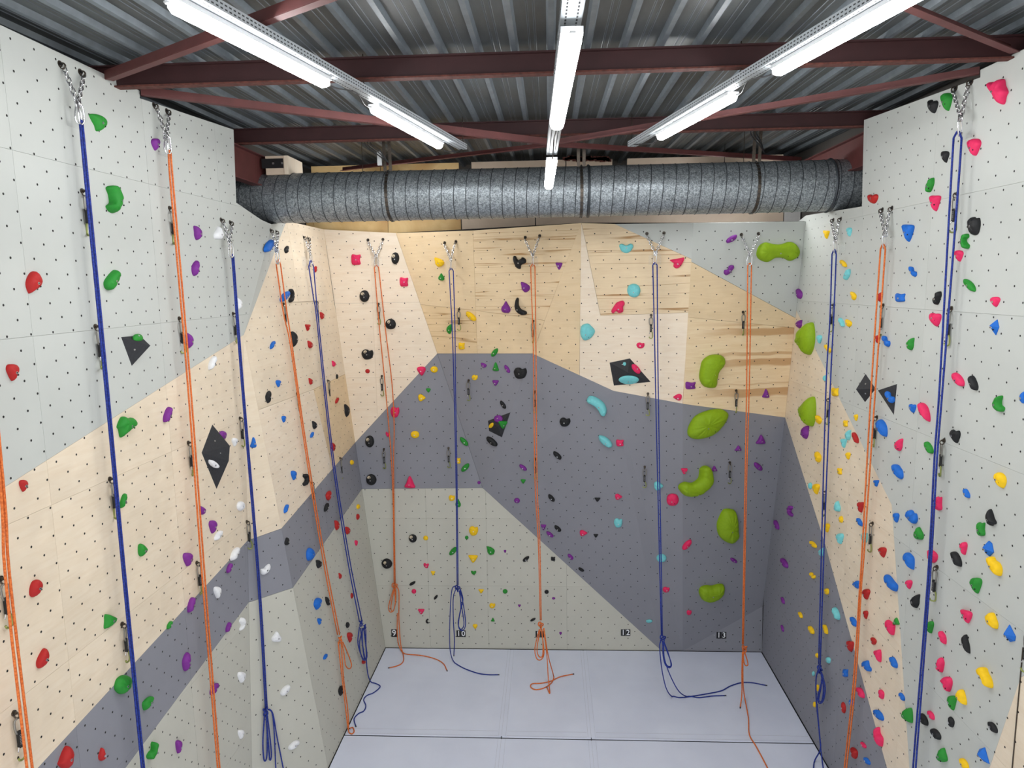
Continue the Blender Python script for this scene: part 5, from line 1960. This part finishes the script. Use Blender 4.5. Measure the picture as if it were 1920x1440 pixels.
rope(4, 'rope_orange', 'orange rope lying along the rear part of left wall, coil touching the mat', rp, rn_, [[(518, 496), (531, 585), (545, 650), (572, 840), (604, 1040), (633, 1190)], [(526, 496), (538, 585), (548, 650), (575, 840), (608, 1040), (637, 1190)]],
     [(638, 1199, 0.042)], [[(643, 1204), (652, 1225), (659, 1246), (655, 1254), (648, 1247), (645, 1225), (641, 1204)], [(634, 1204), (639, 1250), (646, 1310), (653, 1368), (652, 1330), (644, 1270), (640, 1206)]],
     [[(653, 1368), (655, 1374), (660, 1376), (664, 1371), (661, 1364), (655, 1366)]], top=1)
f = FAC['L2']
rope(5, 'rope_blue', 'blue rope beside the rear left corner, knotted coil above a wavy tail', rp, rn_, [[(579, 500), (588, 560), (594, 600), (620, 840), (650, 1040), (674, 1166)], [(588, 500), (593, 560), (597, 600), (623, 840), (654, 1040), (679, 1166)]],
     [(677, 1168, 0.04), (684, 1175, 0.03)], [[(674, 1175), (671, 1205), (678, 1230), (684, 1236), (680, 1210), (676, 1178)], [(679, 1178), (680, 1210), (684, 1238), (687, 1225), (684, 1195), (682, 1178)],
                                              [(681, 1178), (674, 1208), (680, 1236), (688, 1232), (685, 1200), (683, 1178)]],
     [[(686, 1180), (687, 1235), (690, 1265), (697, 1280, 'f'), (710, 1284, 'f'), (712, 1289, 'f'), (700, 1299, 'f'), (688, 1304, 'f'), (682, 1312, 'f'), (686, 1323, 'f'), (682, 1333, 'f'), (672, 1338, 'f'), (664, 1348, 'f'), (667, 1361, 'f')]], top=1)
# ropes of the back wall
p_, n_ = hang_plane(5)
rope(6, 'rope_orange', 'orange rope of lane nine with a small coil and two tails on the mat', p_, n_, [[(702, 502), (711, 610), (722, 720), (733, 850), (737, 940), (739, 1094)], [(710, 502), (723, 620), (735, 720), (739, 800), (738, 880), (741, 1094)]],
     [(740, 1099, 0.05)], [[(738, 1104), (729, 1135), (731, 1147), (738, 1144), (742, 1125), (742, 1104)], [(739, 1104), (733, 1138), (737, 1146), (741, 1130), (740, 1104)]],
     [[(744, 1100), (748, 1112), (748, 1160), (751, 1205), (755, 1224), (757, 1236, 'f'), (753, 1244, 'f'), (743, 1249, 'f'), (730, 1252, 'f')],
      [(745, 1150), (745, 1190), (749, 1213), (760, 1226, 'f'), (790, 1229, 'f'), (815, 1235, 'f'), (831, 1244, 'f'), (838, 1257, 'f')]], top=1)
p_, n_ = hang_plane(6)
rope(7, 'rope_blue', 'blue rope of lane ten with a long coil hiding the number ten', p_, n_, [[(842, 508), (848, 620), (851, 720), (855, 900), (857, 1097)], [(850, 508), (853, 620), (854, 720), (857, 900), (859, 1097)]],
     [(858, 1103, 0.045)], [[(862, 1106), (868, 1130), (873, 1168), (868, 1182), (860, 1176), (862, 1150), (868, 1125), (863, 1104)], [(861, 1108), (866, 1140), (870, 1170), (864, 1180), (859, 1168), (864, 1140), (862, 1108)]],
     [[(855, 1098), (848, 1104), (845, 1130), (843, 1190), (845, 1225), (853, 1243, 'f'), (870, 1253, 'f'), (895, 1262, 'f'), (915, 1265, 'f'), (934, 1265, 'f')],
      [(856, 1102), (850, 1120), (850, 1160), (852, 1200), (851, 1228)]], top=1)
p_, n_ = hang_plane(7)
rope(8, 'rope_orange', 'orange rope of lane eleven with a looped tail lying on the mat', p_, n_, [[(995, 500), (1000, 660), (1003, 900), (1009, 1010), (1013, 1163)], [(1003, 500), (1005, 660), (1007, 900), (1012, 1010), (1015, 1163)]],
     [(1014, 1172, 0.045)], [[(1011, 1180), (1003, 1215), (1006, 1234), (1014, 1237), (1020, 1225), (1017, 1195), (1015, 1180)], [(1013, 1180), (1007, 1215), (1010, 1230), (1017, 1230), (1018, 1205), (1016, 1180)]],
     [[(1019, 1178), (1025, 1225), (1028, 1270), (1031, 1300), (1026, 1290)],
      [(1020, 1178), (1028, 1230), (1038, 1268, 'f'), (1035, 1279, 'f'), (1022, 1289, 'f'), (1005, 1293, 'f'), (995, 1288, 'f'), (998, 1282, 'f'), (1015, 1281, 'f'), (1033, 1277, 'f'), (1050, 1269, 'f'), (1074, 1264, 'f')]], top=1)
p_, n_ = hang_plane(8)
rope(9, 'rope_blue', 'blue rope of lane twelve with long tails curving across the mat', p_, n_, [[(1224, 497), (1227, 620), (1229, 720), (1233, 900), (1240, 1190)], [(1232, 497), (1233, 620), (1234, 720), (1237, 900), (1242, 1190)]],
     [(1243, 1197, 0.045)], [[(1244, 1203), (1252, 1225), (1259, 1245), (1255, 1252), (1247, 1245), (1243, 1225), (1243, 1203)], [(1245, 1203), (1254, 1228), (1258, 1248), (1250, 1247), (1245, 1230), (1244, 1203)]],
     [[(1239, 1200), (1237, 1215), (1241, 1255), (1249, 1290), (1260, 1306, 'f'), (1275, 1308, 'f'), (1300, 1305, 'f'), (1330, 1300, 'f'), (1353, 1295, 'f'), (1370, 1286, 'f'), (1390, 1280, 'f'), (1410, 1280, 'f'), (1436, 1285, 'f')],
      [(1242, 1204), (1246, 1235), (1256, 1265), (1272, 1295), (1288, 1306, 'f'), (1310, 1308, 'f'), (1335, 1305, 'f'), (1359, 1304, 'f')]], top=1)
p_, n_ = hang_plane(9)
rope(10, 'rope_orange', 'orange rope of lane thirteen trailing forward over the mat joint', p_, n_, [[(1402, 498), (1400, 720), (1397, 900), (1392, 1208)], [(1409, 498), (1405, 720), (1400, 900), (1394, 1208)]],
     [(1396, 1216, 0.045)], [[(1396, 1222), (1401, 1238), (1402, 1247), (1397, 1247), (1394, 1235), (1395, 1222)]],
     [[(1392, 1222), (1391, 1260), (1391, 1300), (1388, 1326)],
      [(1393, 1222), (1393, 1270), (1395, 1300), (1403, 1345, 'f'), (1405, 1377, 'f'), (1418, 1400, 'f'), (1440, 1442, 'f'), (1450, 1470, 'f')]], top=1)
# ropes of the right wall
p_, n_ = hang_plane(10)
rope(11, 'rope_blue', 'blue rope near the rear corner of right wall, tied in a hanging coil', p_, n_, [[(1560, 477), (1556, 600), (1549, 720), (1541, 1000), (1535, 1245)], [(1568, 477), (1563, 600), (1557, 720), (1546, 1000), (1538, 1245)]],
     [(1537, 1254, 0.045)], [[(1540, 1260), (1547, 1288), (1544, 1312), (1537, 1319), (1533, 1310), (1538, 1288), (1543, 1270), (1538, 1258)], [(1539, 1262), (1544, 1290), (1541, 1314), (1535, 1312), (1539, 1290), (1541, 1266)]],
     [[(1534, 1256), (1530, 1275), (1531, 1320), (1537, 1380), (1538, 1405), (1527, 1428), (1525, 1452)], [(1532, 1320), (1535, 1360), (1539, 1405), (1545, 1452)]], top=1)
p_, n_ = hang_plane(11)
rope(12, 'rope_orange', 'doubled orange rope on right wall', p_, n_, [[(1651, 467), (1634, 720), (1616, 1040), (1612, 1100), (1600, 1280), (1582, 1452)], [(1660, 467), (1642, 720), (1620, 1040), (1615, 1100), (1604, 1280), (1586, 1452)]], top=1)
p_, n_ = hang_plane(12)
rope(13, 'rope_blue', 'doubled blue rope nearest the camera on right wall', p_, n_, [[(1788, 259), (1782, 360), (1762, 720), (1752, 860), (1740, 1080), (1711, 1452)], [(1803, 259), (1796, 360), (1768, 720), (1757, 860), (1744, 1080), (1716, 1452)]], top=1)
